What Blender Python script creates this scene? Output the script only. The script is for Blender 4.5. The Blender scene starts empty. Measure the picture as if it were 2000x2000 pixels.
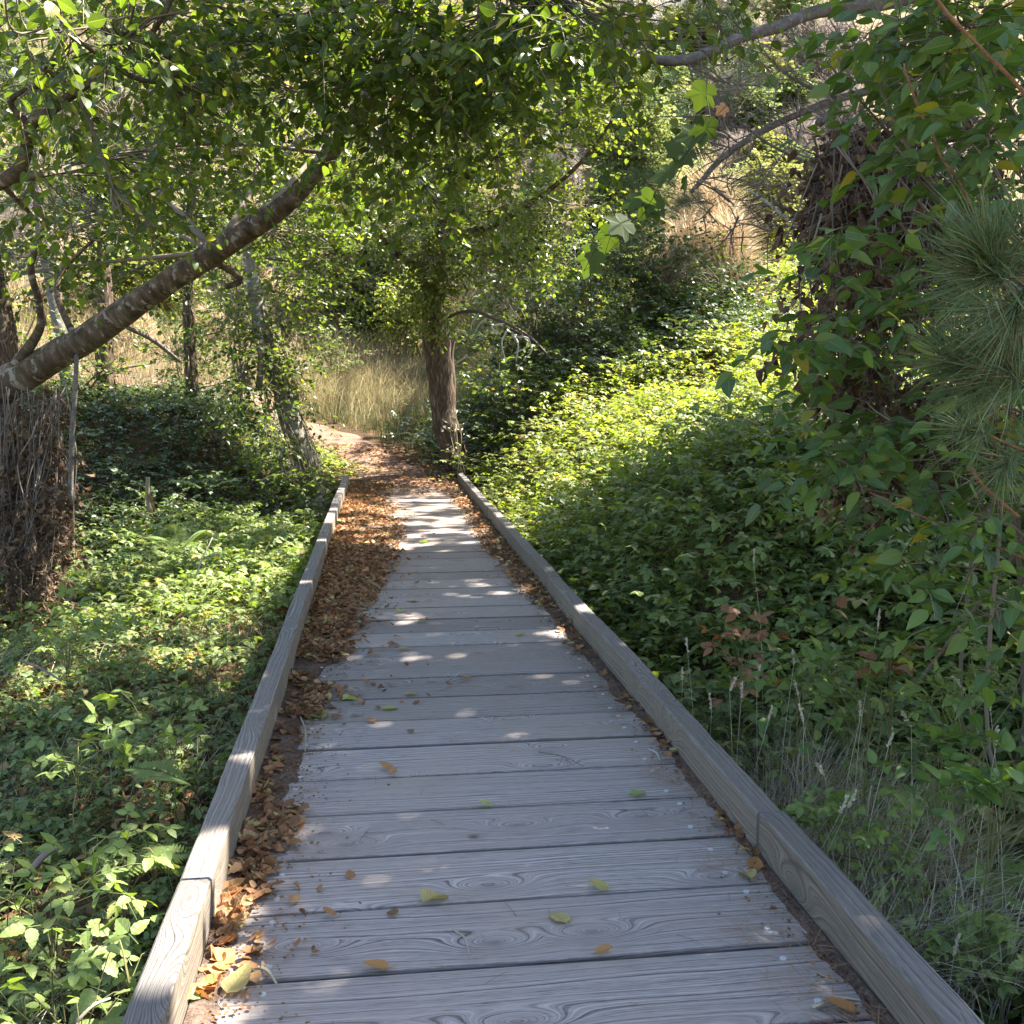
import bpy, math
import numpy as np
from mathutils import Vector
sc = bpy.context.scene
C = sc.collection
rad = math.radians

# ------------------------------------------------------------------ camera
H, YAW, PITCH, FPX = 1.35, rad(7.32), rad(7.07), 2000.0
cam_d = bpy.data.cameras.new('camera'); cam_d.sensor_width = 36; cam_d.lens = 36.0
cam_d.clip_end = 800; cam_d.clip_start = 0.05
cam = bpy.data.objects.new('camera', cam_d); C.objects.link(cam)
cam.location = (0, 0, H); cam.rotation_euler = (rad(90)-PITCH, 0, -YAW)
sc.camera = cam
# ------------------------------------------------------------------ sky and sun
SUN_EL, SUN_AZ = rad(57), rad(72)
S = np.array([math.sin(SUN_AZ)*math.cos(SUN_EL), math.cos(SUN_AZ)*math.cos(SUN_EL), math.sin(SUN_EL)])
w = bpy.data.worlds.new('World'); sc.world = w; w.use_nodes = True
nt = w.node_tree
sky = nt.nodes.new('ShaderNodeTexSky'); sky.sky_type = 'NISHITA'; sky.sun_disc = False
sky.sun_elevation = SUN_EL; sky.sun_rotation = SUN_AZ; sky.air_density = 1.1; sky.dust_density = 1.5
nt.links.new(sky.outputs[0], nt.nodes['Background'].inputs[0]); nt.nodes['Background'].inputs[1].default_value = 0.08
ld = bpy.data.lights.new('sun', 'SUN'); ld.energy = 5.0; ld.angle = rad(0.53); ld.color = (1.0, 0.93, 0.82)
lo = bpy.data.objects.new('sun', ld); C.objects.link(lo)
lo.rotation_euler = Vector(S).to_track_quat('Z', 'Y').to_euler(); lo.location = (8, 3, 14)
sc.view_settings.view_transform = 'Standard'; sc.view_settings.look = 'None'
sc.view_settings.exposure = 2.5; sc.view_settings.gamma = 1.0
cy = sc.cycles
cy.max_bounces = 7; cy.diffuse_bounces = 3; cy.glossy_bounces = 2; cy.transmission_bounces = 5
cy.transparent_max_bounces = 4; cy.caustics_reflective = False; cy.caustics_refractive = False
cy.sample_clamp_indirect = 4; cy.use_denoising = True; cy.denoiser = 'OPENIMAGEDENOISE'
cy.denoising_input_passes = 'RGB_ALBEDO_NORMAL'; cy.denoising_prefilter = 'ACCURATE'

# ------------------------------------------------------------------ helpers
CF = np.array([math.sin(YAW)*math.cos(PITCH), math.cos(YAW)*math.cos(PITCH), -math.sin(PITCH)])
CR = np.array([math.cos(YAW), -math.sin(YAW), 0.0])
CU = np.array([math.sin(YAW)*math.sin(PITCH), math.cos(YAW)*math.sin(PITCH), math.cos(PITCH)])
CO = np.array([0, 0, H])
def P(u, v, Y):
    """the world point seen at (u, v) of the 2000 px photo that lies in the plane y = Y"""
    d = CF*FPX + CR*(u-1000) - CU*(v-1000)
    return CO + d*(Y/d[1])
def rng(s): return np.random.default_rng(s)
def nrm(a): return a/np.maximum(np.linalg.norm(a, axis=-1, keepdims=True), 1e-9)
def sm(a, b, x):
    t = np.clip((x-a)/(b-a), 0, 1); return t*t*(3-2*t)
_T = rng(99).random((256, 256))
def vn(x, y, s=0):
    x = np.asarray(x, float)+s*17.31; y = np.asarray(y, float)+s*5.77
    i = np.floor(x).astype(int); j = np.floor(y).astype(int); fx = x-i; fy = y-j
    fx = fx*fx*(3-2*fx); fy = fy*fy*(3-2*fy)
    g = lambda a, b: _T[a % 256, b % 256]
    return (g(i, j)*(1-fx)+g(i+1, j)*fx)*(1-fy)+(g(i, j+1)*(1-fx)+g(i+1, j+1)*fx)*fy

class MB:
    """collects batches of faces, links them as ONE mesh object"""
    def __init__(s): s.v = []; s.uv = []; s.r = []; s.fl = []; s.fs = []; s.mi = []; s.sm = []; s.n = 0
    def add(s, v, faces_flat, faces_size, uv=None, r=None, mi=0, smooth=False):
        v = np.asarray(v, np.float32).reshape(-1, 3); n = len(v)
        s.v.append(v); s.uv.append(np.zeros((n, 2), np.float32) if uv is None else np.asarray(uv, np.float32).reshape(-1, 2))
        s.r.append(np.zeros(n, np.float32) if r is None else np.broadcast_to(np.asarray(r, np.float32), (n,)))
        s.fl.append(np.asarray(faces_flat, np.int32)+s.n); s.fs.append(np.asarray(faces_size, np.int32))
        s.mi.append(np.full(len(s.fs[-1]), mi, np.int32)); s.sm.append(np.full(len(s.fs[-1]), smooth, bool)); s.n += n
    def build(s, name, mats, parent=None, origin=None):
        me = bpy.data.meshes.new(name)
        if s.n:
            v = np.concatenate(s.v)
            if origin is not None: v = v-np.asarray(origin, np.float32)
            fl = np.concatenate(s.fl); fs = np.concatenate(s.fs)
            me.vertices.add(len(v)); me.vertices.foreach_set('co', v.ravel())
            me.loops.add(len(fl)); me.loops.foreach_set('vertex_index', fl)
            me.polygons.add(len(fs)); st = np.concatenate([[0], np.cumsum(fs)[:-1]]).astype(np.int32)
            me.polygons.foreach_set('loop_start', st)
            me.polygons.foreach_set('material_index', np.concatenate(s.mi))
            me.polygons.foreach_set('use_smooth', np.concatenate(s.sm))
            uvl = me.uv_layers.new(name='UVMap'); uvl.data.foreach_set('uv', np.concatenate(s.uv)[fl].ravel())
            at = me.attributes.new('rnd', 'FLOAT', 'POINT'); at.data.foreach_set('value', np.concatenate(s.r))
            me.update(calc_edges=True)
        for m in (mats if isinstance(mats, (list, tuple)) else [mats]): me.materials.append(m)
        o = bpy.data.objects.new(name, me); C.objects.link(o)
        if origin is not None: o.location = origin
        if parent is not None: o.parent = parent; o.matrix_parent_inverse.identity()
        if parent is not None and origin is None: o.location = -np.array(parent.location)
        return o
def thing(name, label, cat, loc, group=None):
    o = bpy.data.objects.new(name, None); C.objects.link(o); o.location = [float(a) for a in loc]
    o.empty_display_size = .1
    return tag(o, label, cat, group)
def tag(o, label=None, cat=None, group=None, kind=None):
    if label: o['label'] = label
    if cat: o['category'] = cat
    if group: o['group'] = group
    if kind: o['kind'] = kind
    return o

def inst(mb, T, pos, d, n, sc_, r=None, mi=0, wid=None):
    """copies of template T = (verts, flat, sizes, uv) with length dir d, normal n"""
    tv, ff, fs, uv = T
    N = len(pos)
    if N == 0: return
    y = nrm(np.asarray(d, float)); z = np.asarray(n, float); z = z-(z*y).sum(-1, keepdims=True)*y; z = nrm(z)
    x = np.cross(y, z); s_ = np.broadcast_to(np.asarray(sc_, float), (N,))[:, None, None]
    W = np.ones(N) if wid is None else wid
    V = (tv[None, :, 0:1]*x[:, None, :]*W[:, None, None]+tv[None, :, 1:2]*y[:, None, :]+tv[None, :, 2:3]*z[:, None, :])*s_+np.asarray(pos)[:, None, :]
    k = len(tv)
    F = (ff[None, :]+(np.arange(N)*k)[:, None]).ravel()
    r = np.random.default_rng(N).random(N) if r is None else r
    mb.add(V.reshape(-1, 3), F, np.tile(fs, N), np.tile(uv, (N, 1)), np.repeat(r, k), mi)

def leafT(wd, K=5, fold=.25, curl=.15, stalk=.0, prof=None, twist=0.0, wav=0.0):
    """folded, drooping blade of length 1: midrib + two edges at K stations"""
    prof = prof or (lambda t: np.sin(np.pi*t**.75)**.8)
    t = np.linspace(0, 1, K+1); V = []; U = []; F = []; Z = []
    def zc(t, s): return -curl*t*t
    V.append((0, 0, 0)); U.append((.5, 0))
    for k in range(1, K):
        h = wd*float(prof(t[k])); a = twist*t[k]
        wz = wav*math.sin(k*2.4)
        V += [(-h*math.cos(a), stalk+t[k]*(1-stalk), h*fold+zc(t[k], 0)-h*math.sin(a)+wz), (0, stalk+t[k]*(1-stalk), zc(t[k], 0)),
              (h*math.cos(a), stalk+t[k]*(1-stalk), h*fold+zc(t[k], 0)+h*math.sin(a)-wz)]
        U += [(0, t[k]), (.5, t[k]), (1, t[k])]
    V.append((0, 1, zc(1, 0))); U.append((.5, 1))
    L = lambda k: 1+3*(k-1)
    F += [(0, L(1)+1, L(1)), (0, L(1)+2, L(1)+1)]
    for k in range(1, K-1):
        a, b = L(k), L(k+1); F += [(a, a+1, b+1, b), (a+1, a+2, b+2, b+1)]
    e = L(K-1); F += [(e, e+1, len(V)-1), (e+1, e+2, len(V)-1)]
    return pack(V, F, U)
def pack(V, F, U):
    return (np.array(V, float), np.array([i for f in F for i in f]), np.array([len(f) for f in F]), np.array(U, float))
def joinT(parts):
    """parts: list of (T, rotz, offset, scale)"""
    V = []; FF = []; FS = []; UV = []; n = 0
    for T, a, off, s, tilt in parts:
        v = T[0]*s; ct, st = math.cos(tilt), math.sin(tilt)
        v = np.stack([v[:, 0], v[:, 1]*ct-v[:, 2]*st, v[:, 1]*st+v[:, 2]*ct], 1)
        c, s_ = math.cos(a), math.sin(a)
        v = np.stack([v[:, 0]*c-v[:, 1]*s_, v[:, 0]*s_+v[:, 1]*c, v[:, 2]], 1)+np.array(off)
        V.append(v); FF.append(T[1]+n); FS.append(T[2]); UV.append(T[3]); n += len(v)
    return (np.concatenate(V), np.concatenate(FF), np.concatenate(FS), np.concatenate(UV))
def fanT(outline, bend=.12):
    V = [(0, .32, 0)]; U = [(.5, .3)]
    for x, y in outline: V.append((x, y, -bend*(x*x*2+y*y*.6)+.05*abs(x))); U.append((x+.5, y))
    n = len(outline); F = [(0, 1+i, 1+(i+1) % n) for i in range(n)]
    return pack(V, F, U)
ov = lambda t: np.sin(np.pi*t**.7)**.75
T_OV = leafT(.36, 6, .18, .16, prof=ov)            # rounded alder leaf
T_OV2 = leafT(.36, 4, .3, -.05, prof=ov)
T_OV3 = leafT(.33, 6, .12, .35, prof=ov, twist=.5)
T_LO = leafT(.34, 3, .15, .1)                      # far leaf
T_HS = leafT(.29, 8, .14, .22, prof=lambda t: np.sin(np.pi*t**.62)**.9)   # pointed shrub leaf
T_HS2 = leafT(.26, 8, .3, .05, prof=lambda t: np.sin(np.pi*t**.7), twist=-.4)
T_BL = leafT(.31, 10, .16, .2, prof=lambda t: np.sin(np.pi*t**.66)**.85*(1+.07*(-1)**np.round(t*10)), wav=.012)
T_BLlo = leafT(.34, 3, .2, .15)
def tri(L, sp=1.05):
    return joinT([(L, 0, (0, .40, 0), .60, -.1), (L, sp, (-.03, .30, 0), .50, -.25), (L, -sp, (.03, .30, 0), .50, -.22), (STEM, 0, (0, 0, 0), 1, 0)])
STEM = pack([(-.012, 0, 0), (.012, 0, 0), (.01, .36, .01), (-.01, .36, .01)], [(0, 1, 2, 3)], [(.5, .01)]*4)
T_TRI = tri(T_BL, 1.25); T_TRI2 = tri(T_BL, 1.5); T_TRIlo = tri(T_BLlo)
T_DRY = [leafT(.34, 8, .9, c, prof=ov, twist=tw, wav=.05) for c, tw in ((.5, .9), (-.5, -.6), (.2, 1.4), (.8, .3))]
T_FALL = [leafT(.38, 10, f, c, prof=ov, twist=tw, wav=.015) for f, c, tw in ((.1, .1, .1), (.3, -.2, -.2), (.7, .3, .3), (.15, -.35, .35))]
lob = [(0, 0), (.18, -.08), (.42, .02), (.5, .2), (.36, .3), (.56, .5), (.58, .66), (.36, .62), (.2, .72), (.12, .9), (0, 1.0),
       (-.12, .9), (-.2, .72), (-.36, .62), (-.58, .66), (-.56, .5), (-.36, .3), (-.5, .2), (-.42, .02), (-.18, -.08)]
T_LOB = fanT(lob)
T_ND = pack([(-.006, 0, 0), (.006, 0, 0), (0, 0, .009), (-.005, .3, .035), (.005, .3, .035), (0, .3, .043), (-.005, .65, .05), (.005, .65, .05), (0, .65, .057), (0, 1, .03)], [(0, 1, 4, 3), (1, 2, 5, 4), (2, 0, 3, 5), (3, 4, 7, 6), (4, 5, 8, 7), (5, 3, 6, 8), (6, 7, 9), (7, 8, 9), (8, 6, 9)], [(0, 0)]*10)

def tube(mb, pts, radii, sides=10, mi=0, sub=4, rough=0., seed=0, r=0., taper_end=True):
    pts = np.array(pts, float); radii = np.array(radii, float); n = len(pts)
    if sub > 1 and n > 2:                                       # Catmull-Rom
        q = []; rr = []
        E = np.vstack([2*pts[0]-pts[1], pts, 2*pts[-1]-pts[-2]])
        for i in range(n-1):
            p0, p1, p2, p3 = E[i:i+4]
            for k in range(sub):
                t = k/sub; q.append(.5*(2*p1+(p2-p0)*t+(2*p0-5*p1+4*p2-p3)*t*t+(3*p1-p0-3*p2+p3)*t**3)); rr.append(radii[i]*(1-t)+radii[i+1]*t)
        q.append(pts[-1]); rr.append(radii[-1]); pts = np.array(q); radii = np.array(rr); n = len(pts)
    tan = nrm(np.gradient(pts, axis=0)); ref = np.array([.31, .17, .93])
    a = nrm(np.cross(tan, ref)); b = np.cross(tan, a)
    th = np.linspace(0, 2*np.pi, sides+1); L = np.concatenate([[0], np.cumsum(np.linalg.norm(np.diff(pts, axis=0), axis=1))])
    R = np.repeat(radii[:, None], sides+1, 1)
    if rough:
        T2 = np.minimum(th, 2*np.pi-th)
        R = R*(1+rough*(vn(L[:, None]*6, T2[None, :]*1.6, seed)-.5)+rough*.8*(vn(L[:, None]*1.7, T2[None, :]*.8, seed+3)-.5))
    V = pts[:, None, :]+R[..., None]*(np.cos(th)[None, :, None]*a[:, None, :]+np.sin(th)[None, :, None]*b[:, None, :])
    UV = np.stack([np.broadcast_to(th[None, :]*radii.mean(), R.shape), np.broadcast_to(L[:, None], R.shape)], -1)
    i, j = np.meshgrid(np.arange(n-1), np.arange(sides), indexing='ij'); w_ = sides+1
    q = np.stack([i*w_+j, i*w_+j+1, (i+1)*w_+j+1, (i+1)*w_+j], -1).reshape(-1)
    caps = np.concatenate([q, np.arange(sides)[::-1], (n-1)*w_+np.arange(sides)])      # both cut ends closed
    mb.add(V.reshape(-1, 3), caps, np.concatenate([np.full((n-1)*sides, 4), [sides, sides]]), UV.reshape(-1, 2), r, mi, True)
    return pts
def prisms(mb, p0, p1, r0, r1, mi=0, r=None):
    """many straight 3-sided twigs"""
    p0 = np.asarray(p0); p1 = np.asarray(p1); N = len(p0)
    if N == 0: return
    t = nrm(p1-p0); a = nrm(np.cross(t, np.array([.3, .2, .9]))); b = np.cross(t, a)
    r0 = np.broadcast_to(r0, (N,))[:, None]; r1 = np.broadcast_to(r1, (N,))[:, None]; V = []
    for k in range(3):
        o = math.cos(k*2.0944)*a+math.sin(k*2.0944)*b; V.append(p0+o*r0)
    for k in range(3):
        o = math.cos(k*2.0944)*a+math.sin(k*2.0944)*b; V.append(p1+o*r1)
    V = np.stack(V, 1).reshape(-1, 3)
    f = np.array([0, 1, 4, 3, 1, 2, 5, 4, 2, 0, 3, 5])
    F = (f[None]+(np.arange(N)*6)[:, None]).ravel()
    L = np.linalg.norm(p1-p0, axis=1); uv = np.zeros((N, 6, 2)); uv[:, 3:, 1] = L[:, None]; uv[:, [1, 4], 0] = .01; uv[:, [2, 5], 0] = .02
    rr = rng(N).random(N) if r is None else np.broadcast_to(r, (N,))
    mb.add(V, F, np.full(N*3, 4), uv.reshape(-1, 2), np.repeat(rr, 6), mi, True)
def arcs(mb, base, dirh, Lh, up, sag, r0, segs=5, mi=0, r=None):
    """curved thin canes; returns function giving point and tangent at t"""
    base = np.asarray(base); N = len(base)
    f = lambda t: base+dirh*(Lh*t)[:, None]+np.array([0, 0, 1.])*(up*t-sag*t*t)[:, None]
    for k in range(segs):
        t0, t1 = np.full(N, k/segs), np.full(N, (k+1)/segs)
        prisms(mb, f(t0), f(t1), r0*(1-.7*k/segs), r0*(1-.7*(k+1)/segs), mi, r)
    return f
def blades(mb, base, az, h, lean, wd, segs=4, mi=0, r=None, curl=1.0):
    """grass blades"""
    base = np.asarray(base); N = len(base)
    if N == 0: return
    D = np.stack([np.cos(az), np.sin(az), 0*az], 1); X = np.stack([-np.sin(az+.9), np.cos(az+.9), 0*az], 1)
    V = []; 
    for k in range(segs+1):
        t = k/segs; c = base+D*(h*lean*t**1.8)[:, None]+np.array([0, 0, 1.])*(h*(t-.35*curl*lean*t*t*t))[:, None]
        ww = (wd*(1-t**1.5)*.5)[:, None]
        if k < segs: V += [c-X*ww, c+X*ww]
        else: V += [c]
    V = np.stack(V, 1); k = 2*segs+1; F = []
    for q in range(segs-1): F += [2*q, 2*q+1, 2*q+3, 2*q+2]
    fs = [4]*(segs-1)+[3]; F += [2*segs-2, 2*segs-1, 2*segs]
    FF = (np.array(F)[None]+(np.arange(N)*k)[:, None]).ravel()
    rr = rng(N+5).random(N) if r is None else r
    uv = np.zeros((N, k, 2)); uv[:, :, 1] = np.linspace(0, 1, k)
    mb.add(V.reshape(-1, 3), FF, np.tile(fs, N), uv.reshape(-1, 2), np.repeat(rr, k), mi)

# ------------------------------------------------------------------ materials
class NT:
    def __init__(s, name):
        s.m = bpy.data.materials.new(name); s.m.use_nodes = True; s.t = s.m.node_tree; s.t.nodes.clear()
        s.out = s.t.nodes.new('ShaderNodeOutputMaterial')
    def n(s, typ, ins=None, **kw):
        nd = s.t.nodes.new(typ)
        for k, v in kw.items(): setattr(nd, k, v)
        for k, v in (ins or {}).items():
            if isinstance(v, bpy.types.NodeSocket): s.t.links.new(v, nd.inputs[k])
            else: nd.inputs[k].default_value = v
        return nd
    def math(s, op, a, b=0.0, c=None, clamp=False):
        d = {0: a, 1: b}
        if c is not None: d[2] = c
        return s.n('ShaderNodeMath', d, operation=op, use_clamp=clamp).outputs[0]
    def ramp(s, fac, stops, interp='LINEAR'):
        nd = s.n('ShaderNodeValToRGB', {0: fac}); nd.color_ramp.interpolation = interp; e = nd.color_ramp.elements
        while len(e) < len(stops): e.new(.5)
        for k, (p, c) in enumerate(stops): e[k].position = p; e[k].color = (*c, 1)
        return nd.outputs[0]
    def mix(s, f, a, b, mode='MIX'):
        nd = s.n('ShaderNodeMix', data_type='RGBA', blend_type=mode)
        for i, v in ((0, f), (6, a), (7, b)):
            if isinstance(v, bpy.types.NodeSocket): s.t.links.new(v, nd.inputs[i])
            else: nd.inputs[i].default_value = v if i == 0 else (*v, 1)
        return nd.outputs[2]
    def noise(s, vec, scale, detail=3, rough=.6, dim='3D', W=None):
        nd = s.n('ShaderNodeTexNoise', {'Scale': scale, 'Detail': detail, 'Roughness': rough}, noise_dimensions=dim)
        if vec is not None: s.t.links.new(vec, nd.inputs['Vector'])
        if W is not None: s.t.links.new(W, nd.inputs['W'])
        return nd.outputs[0]
    def comb(s, x, y, z=0.0):
        return s.n('ShaderNodeCombineXYZ', {0: x, 1: y, 2: z}).outputs[0]
    def finish(s, col, rough=.8, bump=None, bstr=.4, bdist=.01, trans=None, tf=.35, spec=.5):
        b = s.n('ShaderNodeBsdfPrincipled', {'Roughness': rough, 'Specular IOR Level': spec})
        if isinstance(col, bpy.types.NodeSocket): s.t.links.new(col, b.inputs['Base Color'])
        else: b.inputs['Base Color'].default_value = (*col, 1)
        if bump is not None:
            bn = s.n('ShaderNodeBump', {'Strength': bstr, 'Distance': bdist, 'Height': bump}); s.t.links.new(bn.outputs[0], b.inputs['Normal'])
        o = b.outputs[0]
        if trans is not None:
            tr = s.n('ShaderNodeBsdfTranslucent')
            if isinstance(trans, bpy.types.NodeSocket): s.t.links.new(trans, tr.inputs[0])
            else: tr.inputs[0].default_value = (*trans, 1)
            o = s.n('ShaderNodeMixShader', {0: tf, 1: o, 2: tr.outputs[0]}).outputs[0]
        s.t.links.new(o, s.out.inputs[0]); return s.m
    def attr(s, name='rnd'): return s.n('ShaderNodeAttribute', attribute_name=name).outputs['Fac']
    def uv(s): return s.n('ShaderNodeUVMap', uv_map='UVMap').outputs[0]

def leaf_mat(name, stops, rough=.42, tf=.38, tboost=(2.0, 2.1, .55), veins=True, blot=.25, spec=.5, vs=26):
    m = NT(name); r = m.attr(); uv = m.uv(); x, y, _ = [m.n('ShaderNodeSeparateXYZ', {0: uv}).outputs[i] for i in range(3)]
    c = m.ramp(r, stops)
    pos = m.n('ShaderNodeNewGeometry').outputs['Position']
    nz = m.noise(pos, 45, 2); c = m.mix(m.math('MULTIPLY', nz, blot), c, (.16, .13, .05))
    bump = None
    if veins:
        ax = m.math('ABSOLUTE', m.math('SUBTRACT', x, .5))
        rib = m.math('LESS_THAN', ax, .035)
        ph = m.math('FRACT', m.math('MULTIPLY', m.math('SUBTRACT', y, m.math('MULTIPLY', ax, .55)), 8.0))
        v2 = m.math('ABSOLUTE', m.math('SUBTRACT', ph, .5)); vv = m.math('LESS_THAN', v2, .09)
        vm = m.math('MULTIPLY', m.math('MAXIMUM', rib, m.math('MULTIPLY', vv, .55)), .45)
        c = m.mix(vm, c, (.20, .26, .08)); bump = m.math('ADD', m.math('MULTIPLY', v2, 1.0), m.math('MULTIPLY', rib, -.6))
    tb = m.n('ShaderNodeMix', {0: 1.0}, data_type='RGBA', blend_type='MULTIPLY')
    m.t.links.new(c, tb.inputs[6]); tb.inputs[7].default_value = (*tboost, 1)
    return m.finish(c, rough, bump, .35, .002, tb.outputs[2], tf, spec)

def wood_mat(name, lo, mid, hi, warm, wamt=.35, knots=True, edge=None):
    m = NT(name); uv = m.uv(); sp = m.n('ShaderNodeSeparateXYZ', {0: uv}); u, v = sp.outputs[0], sp.outputs[1]; r = m.attr(); v0 = v
    u = m.math('ADD', u, m.math('MULTIPLY', r, 91.7)); v = m.math('ADD', v, m.math('MULTIPLY', r, 13.3))
    kn = m.n('ShaderNodeTexVoronoi', {'Vector': m.comb(m.math('MULTIPLY', u, 2.2), m.math('MULTIPLY', v, 6.0)), 'Scale': 1.0, 'Randomness': 1.0}, voronoi_dimensions='2D')
    on = m.math('GREATER_THAN', m.n('ShaderNodeSeparateColor', {0: kn.outputs['Color']}).outputs[0], .5)
    d = kn.outputs['Distance']
    K = m.math('MULTIPLY', m.math('EXPONENT', m.math('MULTIPLY', m.math('POWER', m.math('MULTIPLY', d, 4.2), 2.0), -1.0)), on)
    if not knots: K = m.math('MULTIPLY', K, .2)
    warp = m.noise(m.comb(m.math('MULTIPLY', u, .8), m.math('MULTIPLY', v, 5.0)), 1.0, 2, .5)
    g = m.math('ADD', m.math('ADD', m.math('MULTIPLY', v, 46.0), m.math('MULTIPLY', warp, 4.2)), m.math('MULTIPLY', K, 5.0))
    ring = m.noise(None, 2.6, 4, .7, '1D', g)
    fib = m.noise(m.comb(m.math('MULTIPLY', u, 7.0), m.math('MULTIPLY', g, 6.0)), 1.0, 3, .65)
    fine = m.noise(m.comb(m.math('MULTIPLY', u, 22.0), m.math('MULTIPLY', v, 420.0)), 1.0, 2, .6)
    f = m.math('ADD', m.math('MULTIPLY', ring, .55), m.math('ADD', m.math('MULTIPLY', fib, .25), m.math('MULTIPLY', fine, .22)))
    c = m.ramp(f, [(.39, lo), (.48, mid), (.62, hi)])
    pos = m.n('ShaderNodeNewGeometry').outputs['Position']
    st = m.noise(pos, 2.3, 4, .65); wv = m.ramp(st, [(.42, (0, 0, 0)), (.66, (1, 1, 1))])
    c = m.mix(m.math('MULTIPLY', m.n('ShaderNodeRGBToBW', {0: wv}).outputs[0], wamt), c, warm)
    core = m.math('MULTIPLY', m.math('SUBTRACT', 1.0, m.math('MULTIPLY', d, 9.0), clamp=True), on)
    if edge:
        py = m.n('ShaderNodeSeparateXYZ', {0: pos}).outputs[1]
        du = m.math('MULTIPLY', m.math('SUBTRACT', m.math('ADD', m.math('MULTIPLY', py, .11), m.math('MULTIPLY', m.noise(pos, 1.6, 4), .9)), 1.05), 1.2, clamp=True)
        c = m.mix(m.math('MULTIPLY', du, .7), c, (.22, .155, .115))
    if knots: c = m.mix(m.math('MULTIPLY', core, .6), c, (.13, .115, .11))
    bright = m.n('ShaderNodeHueSaturation', {'Color': c, 'Value': m.math('ADD', .78, m.math('MULTIPLY', m.math('FRACT', m.math('MULTIPLY', r, 7.31)), .42))}).outputs[0]
    crack = m.math('LESS_THAN', m.noise(m.comb(m.math('MULTIPLY', u, 3.0), m.math('MULTIPLY', g, 2.2)), 1.0, 2, .5), .27)
    bright = m.mix(m.math('MULTIPLY', crack, .55), bright, (.05, .045, .045))
    h = m.math('SUBTRACT', f, m.math('MULTIPLY', crack, .35))
    if edge:                                                     # packed dirt along the board edges, doubling as painted shade in the gaps
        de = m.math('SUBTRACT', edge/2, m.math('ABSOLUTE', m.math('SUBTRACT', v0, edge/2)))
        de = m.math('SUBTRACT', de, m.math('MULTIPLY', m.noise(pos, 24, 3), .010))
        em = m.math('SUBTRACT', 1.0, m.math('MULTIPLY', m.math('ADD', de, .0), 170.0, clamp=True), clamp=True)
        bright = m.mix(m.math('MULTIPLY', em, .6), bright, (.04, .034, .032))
    return m.finish(bright, .86, h, .85, .006, spec=.25)

def bark_mat(name, stops, us, vs, patch=None, psc=9, pth=.55, bd=.012, ridge=False, moss=0.0):
    m = NT(name); uv = m.uv(); sp = m.n('ShaderNodeSeparateXYZ', {0: uv}); u, v = sp.outputs[0], sp.outputs[1]
    pos = m.n('ShaderNodeNewGeometry').outputs['Position']
    wv = m.noise(pos, 6, 2)
    a = m.noise(m.comb(m.math('ADD', m.math('MULTIPLY', u, us), m.math('MULTIPLY', wv, 1.5)), m.math('MULTIPLY', v, vs)), 1.0, 5, .65)
    b = m.noise(pos, 90, 3, .7)
    if ridge: a = m.math('ABSOLUTE', m.math('SUBTRACT', a, .5)); a = m.math('MULTIPLY', a, 4.0, clamp=True)
    f = m.math('ADD', m.math('MULTIPLY', a, .75), m.math('MULTIPLY', b, .25))
    c = m.ramp(f, stops)
    if patch:
        p = m.noise(m.comb(m.math('MULTIPLY', u, psc), m.math('MULTIPLY', v, psc*1.5), m.math('MULTIPLY', wv, 2)), 1.0, 4, .6)
        pm = m.ramp(p, [(pth, (0, 0, 0)), (pth+.07, (1, 1, 1))]); c = m.mix(m.math('MULTIPLY', m.n('ShaderNodeRGBToBW', {0: pm}).outputs[0], .85), c, patch)
    if moss:
        mm = m.math('MULTIPLY', m.ramp(m.noise(pos, 5, 3), [(.5, (0, 0, 0)), (.7, (1, 1, 1))]), moss); c = m.mix(mm, c, (.09, .11, .03))
    return m.finish(c, .9, f, .9, bd, spec=.2)
def plain(name, stops, rough=.85, trans=None, tf=.3):
    m = NT(name); c = m.ramp(m.attr(), stops)
    pos = m.n('ShaderNodeNewGeometry').outputs['Position']; c = m.mix(m.math('MULTIPLY', m.noise(pos, 60, 2), .25), c, (.08, .06, .04))
    return m.finish(c, rough, trans=(c if trans else None), tf=tf, spec=.3)

G1, G2, G3 = (.035, .075, .016), (.065, .125, .025), (.11, .175, .035)
M = {}
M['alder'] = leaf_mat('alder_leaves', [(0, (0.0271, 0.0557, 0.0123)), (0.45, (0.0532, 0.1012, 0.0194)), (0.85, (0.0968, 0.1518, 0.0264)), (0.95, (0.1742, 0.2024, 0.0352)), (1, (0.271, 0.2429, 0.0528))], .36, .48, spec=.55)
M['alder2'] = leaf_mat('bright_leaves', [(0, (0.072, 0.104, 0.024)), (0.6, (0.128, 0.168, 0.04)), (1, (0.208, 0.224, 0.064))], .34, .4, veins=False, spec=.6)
M['shade'] = leaf_mat('shade_caster_leaves', [(0, (0.028, 0.056, 0.014)), (1, (0.056, 0.091, 0.021))], .45, .3, veins=False)
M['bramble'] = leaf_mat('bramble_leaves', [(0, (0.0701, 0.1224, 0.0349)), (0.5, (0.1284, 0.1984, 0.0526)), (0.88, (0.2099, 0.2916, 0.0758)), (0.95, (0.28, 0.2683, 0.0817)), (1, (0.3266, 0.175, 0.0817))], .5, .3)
M['bramble_lit'] = leaf_mat('sunlit_bramble_leaves', [(0, (0.0963, 0.1442, 0.0286)), (0.6, (0.1925, 0.2471, 0.057)), (0.9, (0.2994, 0.3294, 0.0856)), (1, (0.4063, 0.2986, 0.1331))], .5, .4, veins=False)  # lit copy of the bramble leaves: sunlight put into a brighter, yellower colour
M['ivy'] = leaf_mat('dark_leaves', [(0, (0.0248, 0.0578, 0.0149)), (0.7, (0.0454, 0.0908, 0.0231)), (1, (0.0825, 0.1238, 0.033))], .4, .25, veins=False)
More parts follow.
